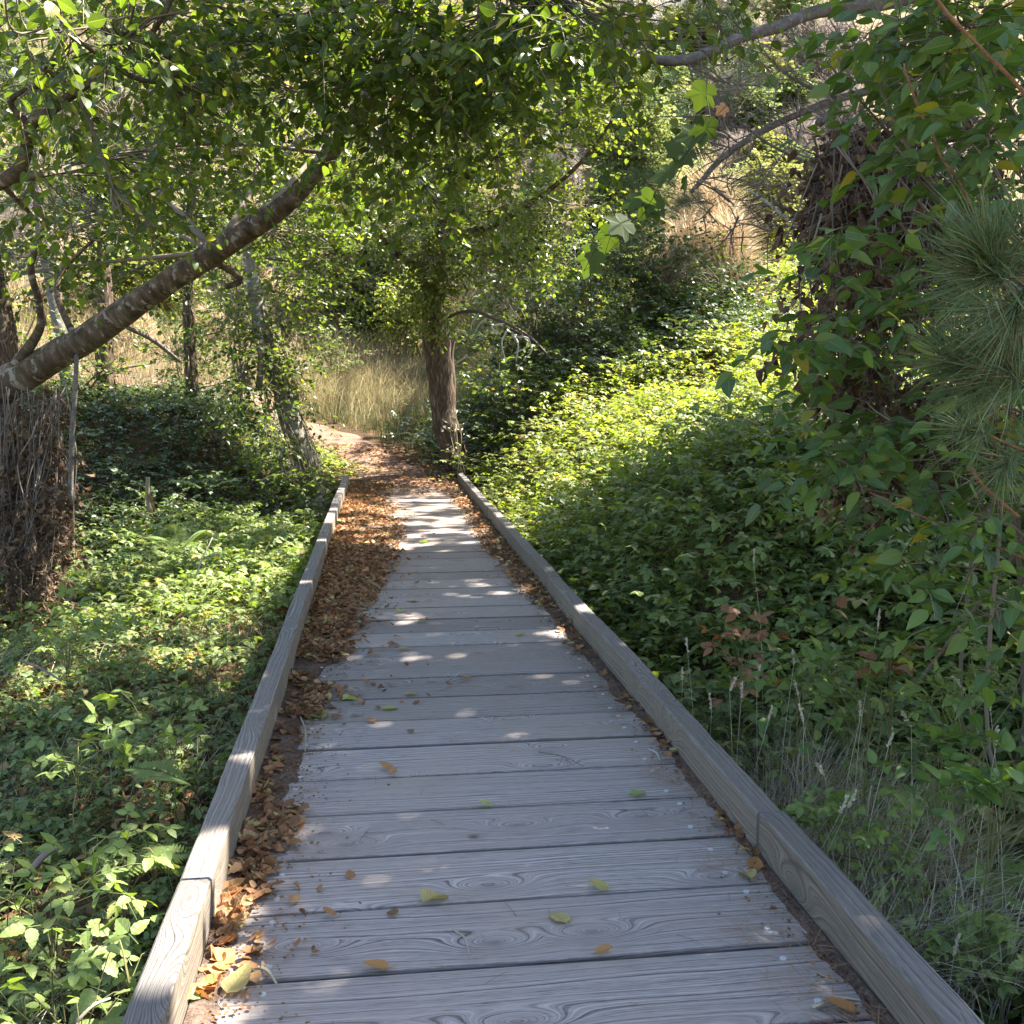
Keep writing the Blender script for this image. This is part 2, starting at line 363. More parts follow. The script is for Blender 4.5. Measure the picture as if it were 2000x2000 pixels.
M['redleaf'] = leaf_mat('red_leaves', [(0, (.28, .09, .05)), (.5, (.33, .15, .07)), (1, (.22, .06, .05))], .5, .3, (1.3, 1.1, .6))
M['honey'] = leaf_mat('shrub_leaves', [(0, (0.0396, 0.0941, 0.0396)), (0.5, (0.0792, 0.1633, 0.0545)), (0.82, (0.1386, 0.2277, 0.0545)), (0.95, (0.1386, 0.2178, 0.0347)), (0.99, (0.3168, 0.2772, 0.0396)), (1, (0.396, 0.297, 0.0495))], .42, .36, spec=.45)
M['vineleaf'] = leaf_mat('vine_leaves', [(0, (0.0252, 0.0578, 0.0112)), (1, (0.054, 0.0952, 0.0182))], .65, .35, veins=False, spec=.25)
M['litter'] = leaf_mat('fallen_leaves', [(0, (0.1045, 0.0527, 0.0338)), (0.25, (0.2322, 0.1056, 0.0565)), (0.5, (0.3832, 0.1759, 0.0847)), (0.8, (0.4646, 0.3049, 0.1751)), (0.93, (0.5226, 0.3988, 0.2259)), (1, (0.4877, 0.4926, 0.1694))], .7, .22, (1.3, 1.0, .6), blot=.3, spec=.3)
M['yellow'] = leaf_mat('yellow_leaves', [(0, (.46, .40, .12)), (.5, (.52, .44, .2)), (1, (.36, .42, .12))], .6, .3, (1.2, 1.1, .6), blot=.3, spec=.3)
M['orange'] = leaf_mat('orange_leaves', [(0, (.42, .17, .06)), (1, (.5, .27, .11))], .6, .25, (1.2, 1.0, .6), spec=.3)
M['green_fall'] = leaf_mat('green_fallen_leaves', [(0, (.26, .36, .10)), (1, (.46, .50, .22))], .6, .3, spec=.3)
M['dead'] = leaf_mat('dead_leaves', [(0, (0.06, 0.0338, 0.0225)), (0.6, (0.1275, 0.075, 0.045)), (1, (0.255, 0.165, 0.0975))], .75, .25, (1.2, 1.0, .7), veins=False)
M['drygrass'] = plain('dry_grass', [(0, (0.285, 0.2185, 0.1045)), (0.5, (0.399, 0.323, 0.1615)), (0.8, (0.475, 0.399, 0.228)), (1, (0.2375, 0.266, 0.076))], .75, True)
M['graygrass'] = plain('bleached_grass', [(0, (0.3904, 0.3416, 0.2562)), (0.6, (0.61, 0.549, 0.427)), (1, (0.7564, 0.7076, 0.5734))], .75, True)
M['grass'] = plain('green_grass', [(0, (0.049, 0.084, 0.0245)), (0.6, (0.091, 0.14, 0.042)), (1, (0.196, 0.196, 0.084))], .6, True, .35)
M['brush'] = plain('dry_brush', [(0, (0.2783, 0.215, 0.121)), (0.2, (0.4048, 0.3289, 0.2178)), (0.4, (0.4807, 0.3542, 0.1815)), (0.55, (0.4301, 0.3795, 0.121)), (0.72, (0.253, 0.3036, 0.0726)), (1, (0.1138, 0.1771, 0.0424))], .8, True)
M['orangebrush'] = plain('orange_brush', [(0, (0.483, 0.336, 0.189)), (0.5, (0.651, 0.504, 0.324)), (1, (0.735, 0.648, 0.459))], .8, True)
M['purplebrush'] = plain('grey_brush', [(0, (.28, .22, .20)), (.5, (.38, .32, .29)), (1, (.48, .42, .37))], .8, True)
M['hillgreen'] = plain('hill_foliage', [(0, (0.081, 0.135, 0.0338)), (0.5, (0.1755, 0.243, 0.0675)), (1, (0.3375, 0.3915, 0.108))], .6, True, .4)
M['hilldark'] = plain('dark_foliage', [(0, (0.0316, 0.063, 0.018)), (0.6, (0.063, 0.108, 0.027)), (1, (0.117, 0.162, 0.045))], .5, True, .3)
M['hillyellow'] = plain('yellow_foliage', [(0, (0.216, 0.252, 0.044)), (0.5, (0.336, 0.372, 0.077)), (1, (0.48, 0.456, 0.132))], .6, True, .35)
M['pine'] = plain('pine_needles', [(0, (0.075, 0.1375, 0.05)), (0.5, (0.15, 0.25, 0.1063)), (0.85, (0.25, 0.35, 0.15)), (1, (0.375, 0.3, 0.1125))], .45, True, .25)
M['bluepine'] = plain('blue_green_needles', [(0, (0.1105, 0.1785, 0.068)), (0.6, (0.187, 0.2805, 0.119)), (0.85, (0.289, 0.34, 0.1445)), (1, (0.442, 0.357, 0.17))], .4, True, .3)
M['brownneedle'] = plain('brown_needles', [(0, (.18, .09, .05)), (.6, (.3, .16, .09)), (1, (.4, .26, .15))], .8)
M['twig'] = plain('twig_bark', [(0, (.10, .08, .055)), (1, (.28, .23, .17))])
M['greentwig'] = plain('green_stems', [(0, (.12, .11, .04)), (1, (.2, .2, .08))])
M['palestem'] = plain('pale_stems', [(0, (.36, .30, .2)), (1, (.5, .44, .34))])
M['orangestem'] = bark_mat('orange_stem', [(.35, (.10, .045, .025)), (.5, (.24, .12, .06)), (.65, (.34, .19, .10))], 30, 30, bd=.004)
M['whitewood'] = plain('bleached_wood', [(0, (.5, .47, .44)), (1, (.62, .58, .54))])
M['deadtwig'] = plain('dead_twigs', [(0, (.13, .10, .085)), (1, (.30, .25, .21))])
M['alderbark'] = bark_mat('alder_bark', [(.36, (.04, .028, .018)), (.5, (.11, .08, .052)), (.64, (.23, .175, .12))], 6, 13, (.36, .32, .26), 9, .57, .03, moss=.25)
M['whitebark'] = bark_mat('pale_bark', [(.3, (.07, .055, .04)), (.5, (.19, .165, .13)), (.68, (.33, .30, .25))], 8, 22, (.52, .50, .45), 10, .53, .01)
M['furrowbark'] = bark_mat('furrowed_bark', [(.1, (.05, .033, .022)), (.45, (.19, .135, .095)), (.8, (.36, .28, .21))], 26, 3.2, None, bd=.03, ridge=True)
M['pinebark'] = bark_mat('pine_bark', [(.3, (.08, .065, .055)), (.5, (.16, .135, .12)), (.7, (.27, .24, .22))], 14, 14, (.34, .32, .30), 20, .6, .008)
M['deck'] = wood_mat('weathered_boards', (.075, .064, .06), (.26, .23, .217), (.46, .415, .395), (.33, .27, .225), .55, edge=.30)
M['rail'] = wood_mat('weathered_timber', (.055, .05, .046), (.15, .137, .128), (.28, .26, .245), (.2, .165, .13), .5)
M['railside'] = wood_mat('weathered_timber_side', (.085, .068, .05), (.19, .157, .122), (.30, .255, .20), (.15, .13, .11), .5)
M['nail'] = NT('galvanised_nail').finish((.5, .5, .5), .5)

def ground_mat():
    m = NT('forest_soil'); pos = m.n('ShaderNodeNewGeometry').outputs['Position']
    a = m.noise(pos, 3, 5); b = m.noise(pos, 38, 4, .7)
    c = m.ramp(m.math('ADD', m.math('MULTIPLY', a, .4), m.math('MULTIPLY', b, .6)), [(.35, (.035, .024, .014)), (.5, (.085, .055, .03)), (.65, (.17, .11, .06))])
    y = m.n('ShaderNodeSeparateXYZ', {0: pos}).outputs[1]
    far = m.math('MULTIPLY', m.math('SUBTRACT', y, 19.0), .3, clamp=True)
    c2 = m.ramp(m.math('ADD', m.math('MULTIPLY', m.noise(pos, .35, 4), .6), m.math('MULTIPLY', m.noise(pos, 7, 4, .75), .4)), [(.3, (.10, .08, .045)), (.45, (.21, .165, .11)), (.6, (.28, .22, .14)), (.7, (.18, .19, .07))])
    return m.finish(m.mix(far, c, c2), .95, b, .8, .03, spec=.1)
def path_mat():
    m = NT('trodden_dirt'); pos = m.n('ShaderNodeNewGeometry').outputs['Position']
    a = m.noise(pos, 2.5, 5); b = m.noise(pos, 55, 4, .7)
    c = m.ramp(m.math('ADD', m.math('MULTIPLY', a, .5), m.math('MULTIPLY', b, .5)), [(.35, (.10, .062, .045)), (.5, (.19, .125, .09)), (.65, (.29, .20, .145))])
    return m.finish(c, .95, b, .7, .015, spec=.1)
def debris_mat():
    m = NT('leaf_mould'); pos = m.n('ShaderNodeNewGeometry').outputs['Position']
    b = m.noise(pos, 70, 5, .75); a = m.noise(pos, 9, 3)
    c = m.ramp(m.math('ADD', m.math('MULTIPLY', a, .3), m.math('MULTIPLY', b, .7)), [(.35, (.045, .033, .027)), (.5, (.12, .085, .068)), (.68, (.25, .18, .14))])
    return m.finish(c, .95, b, .9, .012, spec=.1)
M['ground'] = ground_mat(); M['path'] = path_mat(); M['debris'] = debris_mat()

# ------------------------------------------------------------------ terrain
XL, XR, YE = -.434, 1.06, 14.2        # deck inner edges and far end
def path_c(y): return np.interp(y, [14, 15.1, 16.3, 17.4, 18.4, 19.2], [.28, .18, -.12, -.65, -1.35, -2.4])
def G(x, y):
    x = np.asarray(x, float); y = np.asarray(y, float)
    lf = sm(-.5, -1.6, x); rt = sm(1.1, 1.7, x)
    z = -.42+0*x+0*y
    z = z-.12*sm(-.8, -3, x)*(1-sm(9, 12, y))
    z = z+(1.0*sm(10.8, 14.0, y)*sm(-1.3, -2.6, x))*(1-.45*sm(15, 18, y))
    z = z+sm(1.15, 2.9, x)*(.30+.75*sm(3.6, 7.2, y))+.62*sm(2.2, 5.5, x)*sm(6.5, 12, y)+.3*sm(3, 7, x)
    z = z+.40*sm(13.0, 14.25, y)+.55*sm(14.3, 19.5, y)+.15*sm(1.3, 3, x)*sm(13, 16, y)
    z = z+.10*(vn(x*.8, y*.8)-.5)*(lf+rt)+(.5*(vn(x*1.0+3, y*.9, 6)-.5)+.22*(vn(x*2.3, y*2.1, 16)-.5))*sm(1.5, 2.5, x)*sm(3.5, 6, y)*(1-sm(20, 23, y))+.35*(vn(x*.9, y*.9, 26)-.5)*sm(-1.2, -2.4, x)*sm(2, 4, y)*(1-sm(15, 18, y))
    yy = y-22.5-2.5*(vn(x*.06, 0*y, 4)-.5)*2+.10*np.abs(x+1)*sm(4, -12, x)
    hs = .60+.10*np.clip(x/20, -1.6, 1)
    hill = hs*(np.log1p(np.exp(np.clip(yy/1.6, -30, 30)))*1.6)
    hill = np.where(yy > 40, hill, hill)
    z = z+hill+(vn(x*.22, y*.22, 2)-.5)*1.6*sm(23, 34, y)+(vn(x*.9, y*.9, 7)-.5)*.35*sm(21, 26, y)
    return z
def grid(name, xs, ys, zf, mat):
    X, Y = np.meshgrid(xs, ys, indexing='ij'); Z = zf(X, Y); a, b = X.shape
    i, j = np.meshgrid(np.arange(a-1), np.arange(b-1), indexing='ij')
    q = np.stack([i*b+j, (i+1)*b+j, (i+1)*b+j+1, i*b+j+1], -1).reshape(-1)
    mb = MB(); mb.add(np.stack([X, Y, Z], -1).reshape(-1, 3), q, np.full((a-1)*(b-1), 4), np.stack([X, Y], -1).reshape(-1, 2), 0, 0, True)
    return mb.build(name, mat)
xs = np.concatenate([np.linspace(-90, -14, 50), np.linspace(-13.6, 13.6, 150), np.linspace(14, 95, 54)])
ys = np.concatenate([np.linspace(-30, -1.5, 16), np.linspace(-1, 27, 160), np.linspace(27.5, 96, 90)])
tag(grid('ground', xs, ys, G, M['ground']), kind='structure')
# path: follows the ground 1.5 cm proud, bending away to the left
mb = MB(); ts = np.linspace(13.85, 21.6, 60); cs = []
pc = [(.28, 14.0), (.18, 15.1), (-.12, 16.3), (-.65, 17.4), (-1.35, 18.4), (-2.4, 19.2), (-3.8, 19.8), (-6, 20.2), (-9, 20.5)]
pc = np.array(pc); tt = np.linspace(0, len(pc)-1, 90)
cx = np.interp(tt, range(len(pc)), pc[:, 0]); cyy = np.interp(tt, range(len(pc)), pc[:, 1])
k = np.ones(9)/9; cx[4:-4] = np.convolve(cx, k, 'valid'); cyy[4:-4] = np.convolve(cyy, k, 'valid')
PATH = np.stack([cx, cyy], 1); tg = nrm(np.gradient(PATH, axis=0)); nn = np.stack([-tg[:, 1], tg[:, 0]], 1)
W = np.interp(tt, range(len(pc)), [.74, .5, .38, .4, .5, .5, .45, .45, .45])
off = np.linspace(-1, 1, 11); jit = (vn(tt*3, 0*tt, 8)-.5)*.25
V = PATH[:, None, :]+nn[:, None, :]*(off[None, :]*(W+jit)[:, None])[..., None]
Zp = G(V[..., 0], V[..., 1])+.03-.045*np.abs(off[None, :])**4
V = np.concatenate([V, Zp[..., None]], -1); a, b = len(tt), 11
i, j = np.meshgrid(np.arange(a-1), np.arange(b-1), indexing='ij')
mb.add(V.reshape(-1, 3), np.stack([i*b+j, i*b+j+1, (i+1)*b+j+1, (i+1)*b+j], -1).reshape(-1), np.full((a-1)*(b-1), 4), None, 0, 0, True)
tag(mb.build('path', M['path']), kind='structure')
def pathd(x, y):
    d = np.full(np.shape(x), 1e9)
    for q in PATH[::3]: d = np.minimum(d, np.hypot(x-q[0], y-q[1]))
    return d

# ------------------------------------------------------------------ boardwalk
bw = thing('boardwalk', 'narrow weathered grey timber boardwalk with low kerb timbers and leaves drifted on it', 'boardwalk', (0.3, 0, 0))
R = rng(3); mb = MB()
BW, X0, X1 = .30, -.50, 1.14
nb = int((YE+1.6)/BW)
NX = 42; edge_y = []
for kx in range(nb+1):
    y0 = -1.361+kx*BW; y1 = y0+BW
    if y1 > YE+.02: break
    gp = .0042+.003*R.random(); sl = .0
    xs_ = np.linspace(X0+R.normal()*.006, X1+R.normal()*.006, NX)
    e0 = y0+gp+.004*(vn(xs_*5, 0*xs_, kx)-.5)+.012*(vn(xs_*1.4, 0*xs_, kx+70)-.5)*(R.random() < .4)
    e1 = y1-gp+.004*(vn(xs_*5, 0*xs_+9, kx+31)-.5)
    zt = R.normal()*.0018+.003*(vn(xs_*1.1, 0*xs_, kx+51)-.5); th = .05; bv = .004
    prof = [(e0, zt-th), (e0, zt-bv*1.6), (e0+bv, zt-.0006), (e0*.5+e1*.5, zt+.0012), (e1-bv, zt-.0006), (e1, zt-bv*1.6), (e1, zt-th)]
    V = np.stack([np.stack([xs_, py, pz+0*xs_], -1) for py, pz in prof], 1)
    UV = np.stack([V[..., 0], V[..., 1]-y0+np.array([-.03, -.004, 0, 0, 0, .004, .03])], -1)
    b = len(prof); i, j = np.meshgrid(np.arange(NX-1), np.arange(b-1), indexing='ij')
    q = np.stack([i*b+j, (i+1)*b+j, (i+1)*b+j+1, i*b+j+1], -1).reshape(-1)
    rv = R.random(); mb.add(V.reshape(-1, 3), q, np.full((NX-1)*(b-1), 4), UV.reshape(-1, 2), rv, 0)
    for e in (0, NX-1): mb.add(V[e], np.arange(7) if e else np.arange(7)[::-1], [7], UV[e], rv, 0)
    for nx in (X0+.21, X1-.20, X0+.215, X1-.195):                # nail heads, two at each joist
        a = np.linspace(0, 2*np.pi, 9)[:-1]; cxn, cyn = nx+R.normal()*.008, y0+(.06 if nx in (X0+.21, X1-.20) else .23)+R.normal()*.012
        top = np.stack([cxn+.0085*np.cos(a), cyn+.0085*np.sin(a), 0*a+float(zt.mean())+.0032], -1); bot = top.copy(); bot[:, 2] -= .004
        mb.add(np.concatenate([top, bot]), list(range(8))+sum([[i_, 8+i_, 8+(i_+1) % 8, (i_+1) % 8] for i_ in range(8)], []), [8]+[4]*8, None, .5, 1)
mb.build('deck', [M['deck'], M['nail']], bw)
def timber(y0, y1, xi, xo, zt, seed, jx=0.0):
    """kerb timber with slightly worn arrises"""
    r = rng(seed); mb = MB(); n = 90; ys_ = np.linspace(y0, y1, n); zb = .002
    wob = .012*(vn(ys_*.7, 0*ys_, seed)-.5)+jx; b = .004+.007*vn(ys_*11, 0*ys_, seed+2)**2
    a, c = min(xi, xo)+wob, max(xi, xo)+wob; z = zt+.007*(vn(ys_*.8, 0*ys_, seed+5)-.5)
    pr = [(a, 0*ys_+zb, -.12), (a, z-b, -.005), (a+b, z, 0), (c-b, z, .08), (c, z-b, .085), (c, 0*ys_+zb, .2)]
    V = np.stack([np.stack([px, ys_, pz], -1) for px, pz, _ in pr], 1)
    UV = np.stack([np.broadcast_to(ys_[:, None], (n, 6)), np.broadcast_to(np.array([p[2] for p in pr])[None], (n, 6))], -1)
    i, j = np.meshgrid(np.arange(n-1), np.arange(5), indexing='ij')
    q = np.stack([i*6+j, i*6+j+1, (i+1)*6+j+1, (i+1)*6+j], -1).reshape(-1)
    rv = r.random(); mb.add(V.reshape(-1, 3), q, np.full((n-1)*5, 4), UV.reshape(-1, 2), rv); mb.mi[-1] = np.tile(np.array([1, 0, 0, 0, 1], np.int32), n-1)
    mb.add(V[0], np.arange(6)[::-1], [6], UV[0][:, ::-1]*.3, rv); mb.add(V[-1], np.arange(6), [6], UV[-1][:, ::-1]*.3, rv)
    return mb
for s0, (ya, yb) in enumerate([(-1.2, 2.487), (2.492, 6.20), (6.206, 9.93), (9.936, 13.95)]):
    o = timber(ya, yb, XL, XL-.077, .134+(.002 if s0 % 2 else 0), 40+s0, -.003 if s0 == 0 else 0).build('kerb_timber', [M['rail'], M['railside']], bw)
    o['label'] = ['left kerb timber nearest the camera', 'left kerb timber after the first joint', 'left kerb timber halfway along', 'left kerb timber at the far end'][s0]
for s0, (ya, yb) in enumerate([(-1.2, 2.70), (2.705, 6.40), (6.406, 10.2), (10.206, 14.25)]):
    o = timber(ya, yb, XR, XR+.078, .130+(.002 if s0 % 2 == 0 else 0), 60+s0, .003 if s0 == 0 else 0).build('kerb_timber', [M['rail'], M['railside']], bw)
    o['label'] = ['right kerb timber nearest the camera', 'right kerb timber after the first joint', 'right kerb timber halfway along', 'right kerb timber at the far end'][s0]
for x in (-.40, 1.02):
    mb = MB(); V = np.array([(x-.06, -1.4, -.34), (x+.06, -1.4, -.34), (x+.06, YE-.1, -.34), (x-.06, YE-.1, -.34)]); V = np.vstack([V, V+np.array([0, 0, .288])])
    mb.add(V, [0, 1, 5, 4, 1, 2, 6, 5, 2, 3, 7, 6, 3, 0, 4, 7, 3, 2, 1, 0, 4, 5, 6, 7], [4]*6, V[:, [1, 2]], .3); mb.build('joist', M['rail'], bw)

R = rng(8)
# leaf drift: thin mould under a mass of curled leaves along both kerbs
def drift_l(y): # right border of the left-hand drift
    return XL+np.interp(y, [1.5, 2.6, 3.6, 4.6, 5.5, 6.5, 8, 9.5, 11, 12.5, 14], [.11, .10, .12, .17, .22, .36, .50, .62, .55, .40, .6])+.07*(vn(y*2.1, 0*y, 5)-.5)
def drift_r(y): return XR-np.interp(y, [1.5, 2.6, 4, 5.5, 7, 9, 11, 13, 14.2], [.03, .025, .04, .09, .16, .22, .20, .28, .5])+.06*(vn(y*2.6, 0*y, 6)-.5)
mb = MB(); ys_ = np.linspace(-.9, 14.3, 1900)
for side in (0, 1):
    q = np.linspace(0, 1, 9); inner = drift_l(ys_) if side == 0 else drift_r(ys_); outer = (XL+.002 if side == 0 else XR-.002)+0*ys_
    X = outer[:, None]*(1-q)+inner[:, None]*q+(.035*(vn(ys_[:, None]*9, q[None]*3, 8)-.5)+.018*(vn(ys_[:, None]*37, q[None]*5, 18)-.5))*q
    Z = .0065+.012*(1-q)[None]*(vn(ys_[:, None]*5, q[None]*3, 9+side))+.004*vn(ys_[:, None]*30, q[None]*9, 2)-.0125*q**3
    V = np.stack([X, ys_[:, None]+0*X, Z], -1); a, b = X.shape; i, j = np.meshgrid(np.arange(a-1), np.arange(b-1), indexing='ij')
    qd = np.stack([i*b+j, (i+1)*b+j, (i+1)*b+j+1, i*b+j+1], -1).reshape(-1)
    mb.add(V.reshape(-1, 3), qd, np.full((a-1)*(b-1), 4), None, 0, 0, True)
tag(mb.build('leaf_mould', M['debris']), kind='stuff')
R = rng(11); mb = MB()
def strew(n, xf, y0, y1, side, zmax, dens=None, mbx=None, mi=0, ypow=1.0):
    y = y0+(y1-y0)*R.random(n)**ypow
    if side == 0: lim = drift_l(y); x = XL+.01+(lim+.05-XL)*R.beta(1.0, 1.5, n)+np.where(R.random(n) < .05, np.abs(R.normal(0, .22, n)), 0)
    else: lim = drift_r(y); x = XR-.01-(XR-lim+.03)*R.beta(1.0, 1.5, n)
    keep = .6*vn(y*2.2, x*3, 12)+.4*vn(y*6, x*7, 13) > np.where(y < 5, .40, .24)
    x, y = x[keep], y[keep]; n = len(x)
    fr = np.abs(x-(XL if side == 0 else XR))/.3
    z = .014+zmax*R.random(n)*np.clip(1-fr, .15, 1)
    az = R.random(n)*6.283; d = np.stack([np.cos(az), np.sin(az), R.normal(0, .25, n)], 1); nm = np.stack([R.normal(0, .2, n), R.normal(0, .2, n), np.sign(R.random(n)-.25)], 1)
    s_ = R.uniform(.02, .048, n); c = R.beta(1.4, 2.0, n); c = np.where(R.random(n) < .05, .97, c*.93)
    for k in range(4):
        q = np.arange(n) % 4 == k; inst(mbx, (T_FALL[0], T_FALL[1], T_DRY[2], T_FALL[3])[k], np.stack([x, y, z], 1)[q], d[q], nm[q], s_[q], c[q], mi)
strew(12000, 0, 4.2, 14.2, 0, .014, mbx=mb, ypow=.9); strew(2400, 0, 1.2, 4.6, 0, .012, mbx=mb); strew(1500, 0, 6, 14.2, 1, .02, mbx=mb); strew(170, 0, 2.5, 6.5, 1, .012, mbx=mb)
n = 1500; y = 12.6+R.random(n)**.8*4.5; x = np.where(y < 14.2, .3, path_c(y))+R.normal(0, .42, n)                                     # scattered over the far boards and path
az = R.random(n)*6.283; zz = np.where(y < 14.15, .012, G(x, y)+.045)
kp = (y > 14.2) | ((x > XL+.03) & (x < XR-.03))
inst(mb, T_FALL[1], np.stack([x, y, zz], 1)[kp], np.stack([np.cos(az), np.sin(az), 0*az], 1)[kp], np.stack([R.normal(0, .3, n), R.normal(0, .3, n), 0*az+1], 1)[kp], R.uniform(.035, .06, n)[kp], (R.random(n)*.8)[kp])
n = 9000; y = 1.2+R.random(n)**1.3*12.5; sd = R.random(n) < .62                      # crumbs and dust thinning out over the boards
x = np.where(sd, drift_l(y)-.02+np.abs(R.normal(0, .09, n))*np.where(R.random(n) < .5, 1, -.5), drift_r(y)+.02-np.abs(R.normal(0, .06, n))*np.where(R.random(n) < .5, 1, -.5))
x = np.clip(x, XL+.01, XR-.01); az = R.random(n)*6.283
inst(mb, T_OV2, np.stack([x, y, .006+.006*R.random(n)], 1), np.stack([np.cos(az), np.sin(az), R.normal(0, .2, n)], 1), np.stack([R.normal(0, .4, n), R.normal(0, .4, n), 1+0*az], 1), R.uniform(.004, .013, n), R.random(n)*.45, wid=np.full(n, 1.3))
tag(mb.build('leaf_litter', M['litter']), kind='stuff')
# brown pine needles and bits against the kerbs
mb = MB(); n = 2600; y = 1.3+R.random(n)**1.2*8; sd = R.random(n) < .55
x = np.where(sd, drift_l(y)-.10+R.normal(0, .05, n), XR-np.abs(R.normal(0, .07, n))-.01); x = np.clip(x, XL+.03, XR-.02)
clus = vn(y*3.1, sd*5., 14) > .42; x, y, sd = x[clus], y[clus], sd[clus]; n = len(x)
az = R.random(n)*6.283; inst(mb, T_ND, np.stack([x, y, .008+.014*R.random(n)], 1), np.stack([np.cos(az), np.sin(az), R.normal(0, .12, n)], 1), np.tile([0, 0, 1.], (n, 1)), R.uniform(.03, .09, n), mi=0, wid=np.full(n, 1.7))
n = 260; y = 1.6+R.random(n)*6; x = R.uniform(XL+.1, XR-.05, n); az = R.random(n)*6.283
inst(mb, T_ND, np.stack([x, y, 0*x+.004], 1), np.stack([np.cos(az), np.sin(az), 0*az], 1), np.tile([0, 0, 1.], (n, 1)), R.uniform(.03, .09, n), wid=np.full(n, 1.8))
for yc, xc in ((2.05, .93), (2.27, .90), (2.62, .97), (1.85, 1.0), (3.3, .98)):      # little heaps of needles
    n = 34; x = np.clip(xc+R.normal(0, .05, n), 0, XR-.01); y = yc+R.normal(0, .035, n); az = 2.5+R.normal(0, .6, n)
    inst(mb, T_ND, np.stack([x, y, .005+.012*R.random(n)], 1), np.stack([np.cos(az), np.sin(az), R.normal(0, .06, n)], 1), np.tile([0, 0, 1.], (n, 1)), R.uniform(.04, .10, n), wid=np.full(n, 1.5))
tag(mb.build('needle_litter', M['brownneedle']), kind='stuff')

# single fallen leaves on the open boards
def on_deck(u, v):
    d = CF*FPX+CR*(u-1000)-CU*(v-1000); return CO+d*(-(H-.004)/d[2])
def fallen(u, v, mat, T, size, az, label, group=None, flip=False):
    p = on_deck(u, v); m_ = MB(); a = rad(az)
    inst(m_, T, np.array([[0, 0, .006]])-np.array([[math.cos(a), math.sin(a), 0]])*size*.5, np.array([[math.cos(a), math.sin(a), .02]]), np.array([[.1, .05, -1. if flip else 1.]]), size, np.array([R.random()]))
    st = np.array([[-math.cos(a)*size*.5, -math.sin(a)*size*.5, .006]]); prisms(m_, st, st-np.array([[math.cos(a+.3), math.sin(a+.3), -.05]])*size*.28, .0011, .0008)
    o = m_.build('fallen_leaf', mat); o.scale = (1.2,)*3; o.location = p; return tag(o, label, 'leaf', group)
Y_, O_, GF = M['yellow'], M['orange'], M['green_fall']
for a in [(851, 1757, Y_, T_FALL[2], .072, 35, 'yellow folded leaf standing in a board gap, left of centre'),
          (1170, 1738, Y_, T_FALL[3], .05, 170, 'small tan leaf lying in the gap right of the folded yellow leaf'),
          (1092, 1795, Y_, T_FALL[0], .055, 110, 'flat yellow leaf with stalk on the middle of a board'),
          (1247, 1551, GF, T_FALL[0], .05, 20, 'lime green leaf at the right side of the boards'),
          (949, 1576, GF, T_FALL[3], .04, 190, 'small dark green leaf in a board gap'),
          (733, 1896, O_, T_FALL[1], .055, 175, 'orange leaf in the nearest board gap on the left'),
          (1180, 1863, O_, T_FALL[1], .035, 10, 'tiny brown leaf in the nearest wide gap'),
          (755, 1503, O_, T_FALL[3], .045, 165, 'tan curled leaf on a board near the left drift'),
          (768, 1512, O_, T_FALL[1], .03, 40, 'tiny tan leaf crumb below the curled tan leaf'),
          (763, 1385, GF, T_FALL[0], .06, 10, 'dark olive leaf on a shaded board'),
          (685, 1367, GF, T_FALL[2], .06, 25, 'pale green curled leaf beside the left drift'),
          (803, 1357, Y_, T_FALL[0], .045, 5, 'pale yellow leaf next to a spot of sunlight'),
          (791, 1268, Y_, T_FALL[0], .06, 5, 'pale yellow green leaf lying across the boards'),
          (908, 1328, O_, T_FALL[1], .05, 170, 'brown curled leaf beside the largest sun spot'),
          (820, 1213, GF, T_FALL[0], .05, 150, 'pale leaf pointing down the boards, farther out'),
          (782, 1197, GF, T_FALL[3], .045, 175, 'small pale green leaf halfway down the boards'),
          (1015, 1240, GF, T_FALL[0], .045, 185, 'small green leaf on the right half of the boards'),
          (808, 1176, O_, T_FALL[0], .05, 5, 'round tan leaf in the middle distance'),
          (829, 1060, GF, T_FALL[2], .07, 30, 'olive leaf in the leafy shadow far down the boards'),
          (434, 1785, GF, T_FALL[0], .062, 80, 'round lime leaf on the litter beside the near left kerb'),
          (466, 1925, Y_, T_FALL[3], .07, 60, 'pale yellow leaf with teeth near the bottom left'),
          (493, 1538, Y_, T_FALL[1], .05, 60, 'mustard leaf standing against the left kerb'),
          (620, 1403, GF, T_FALL[2], .07, 120, 'pale grey green leaf on the edge of the left drift'),
          (540, 1416, GF, T_FALL[0], .06, 10, 'light green oval leaf against the left kerb'),
          (1457, 1712, Y_, T_FALL[2], .05, 100, 'pale leaf cupped among needles by the right kerb'),
          (1475, 1695, O_, T_FALL[1], .05, 60, 'orange leaf leaning on the right kerb'),
          (1322, 1285, Y_, T_FALL[0], .055, 20, 'yellow leaf in the right drift'),
          (715, 1192, Y_, T_FALL[0], .05, 0, 'pale leaf at the border of the left drift, far'),
          (1640, 1975, O_, T_FALL[1], .06, 150, 'brown leaf in the bottom right corner of the boards')]:
    fallen(*a)
def rough_leaf(n, box, mat, label, group, tset=T_DRY):
    for k in range(n):
        u = R.uniform(box[0], box[2]); v = R.uniform(box[1], box[3]); fallen(u, v, mat, tset[k % len(tset)], R.uniform(.045, .075), R.uniform(0, 360), label, group)
def tri_line(n, pts, mat, label, group):
    for k in range(n):
        t = R.random(); i = min(int(t*(len(pts)-1)), len(pts)-2); f = t*(len(pts)-1)-i
        a, b = pts[i], pts[i+1]; fallen(a[0]*(1-f)+b[0]*f+R.normal()*14, a[1]*(1-f)+b[1]*f, mat, (T_FALL[0], T_FALL[3], T_DRY[2], T_FALL[1])[k % 4], R.uniform(.03, .055), R.uniform(0, 360), label, group)
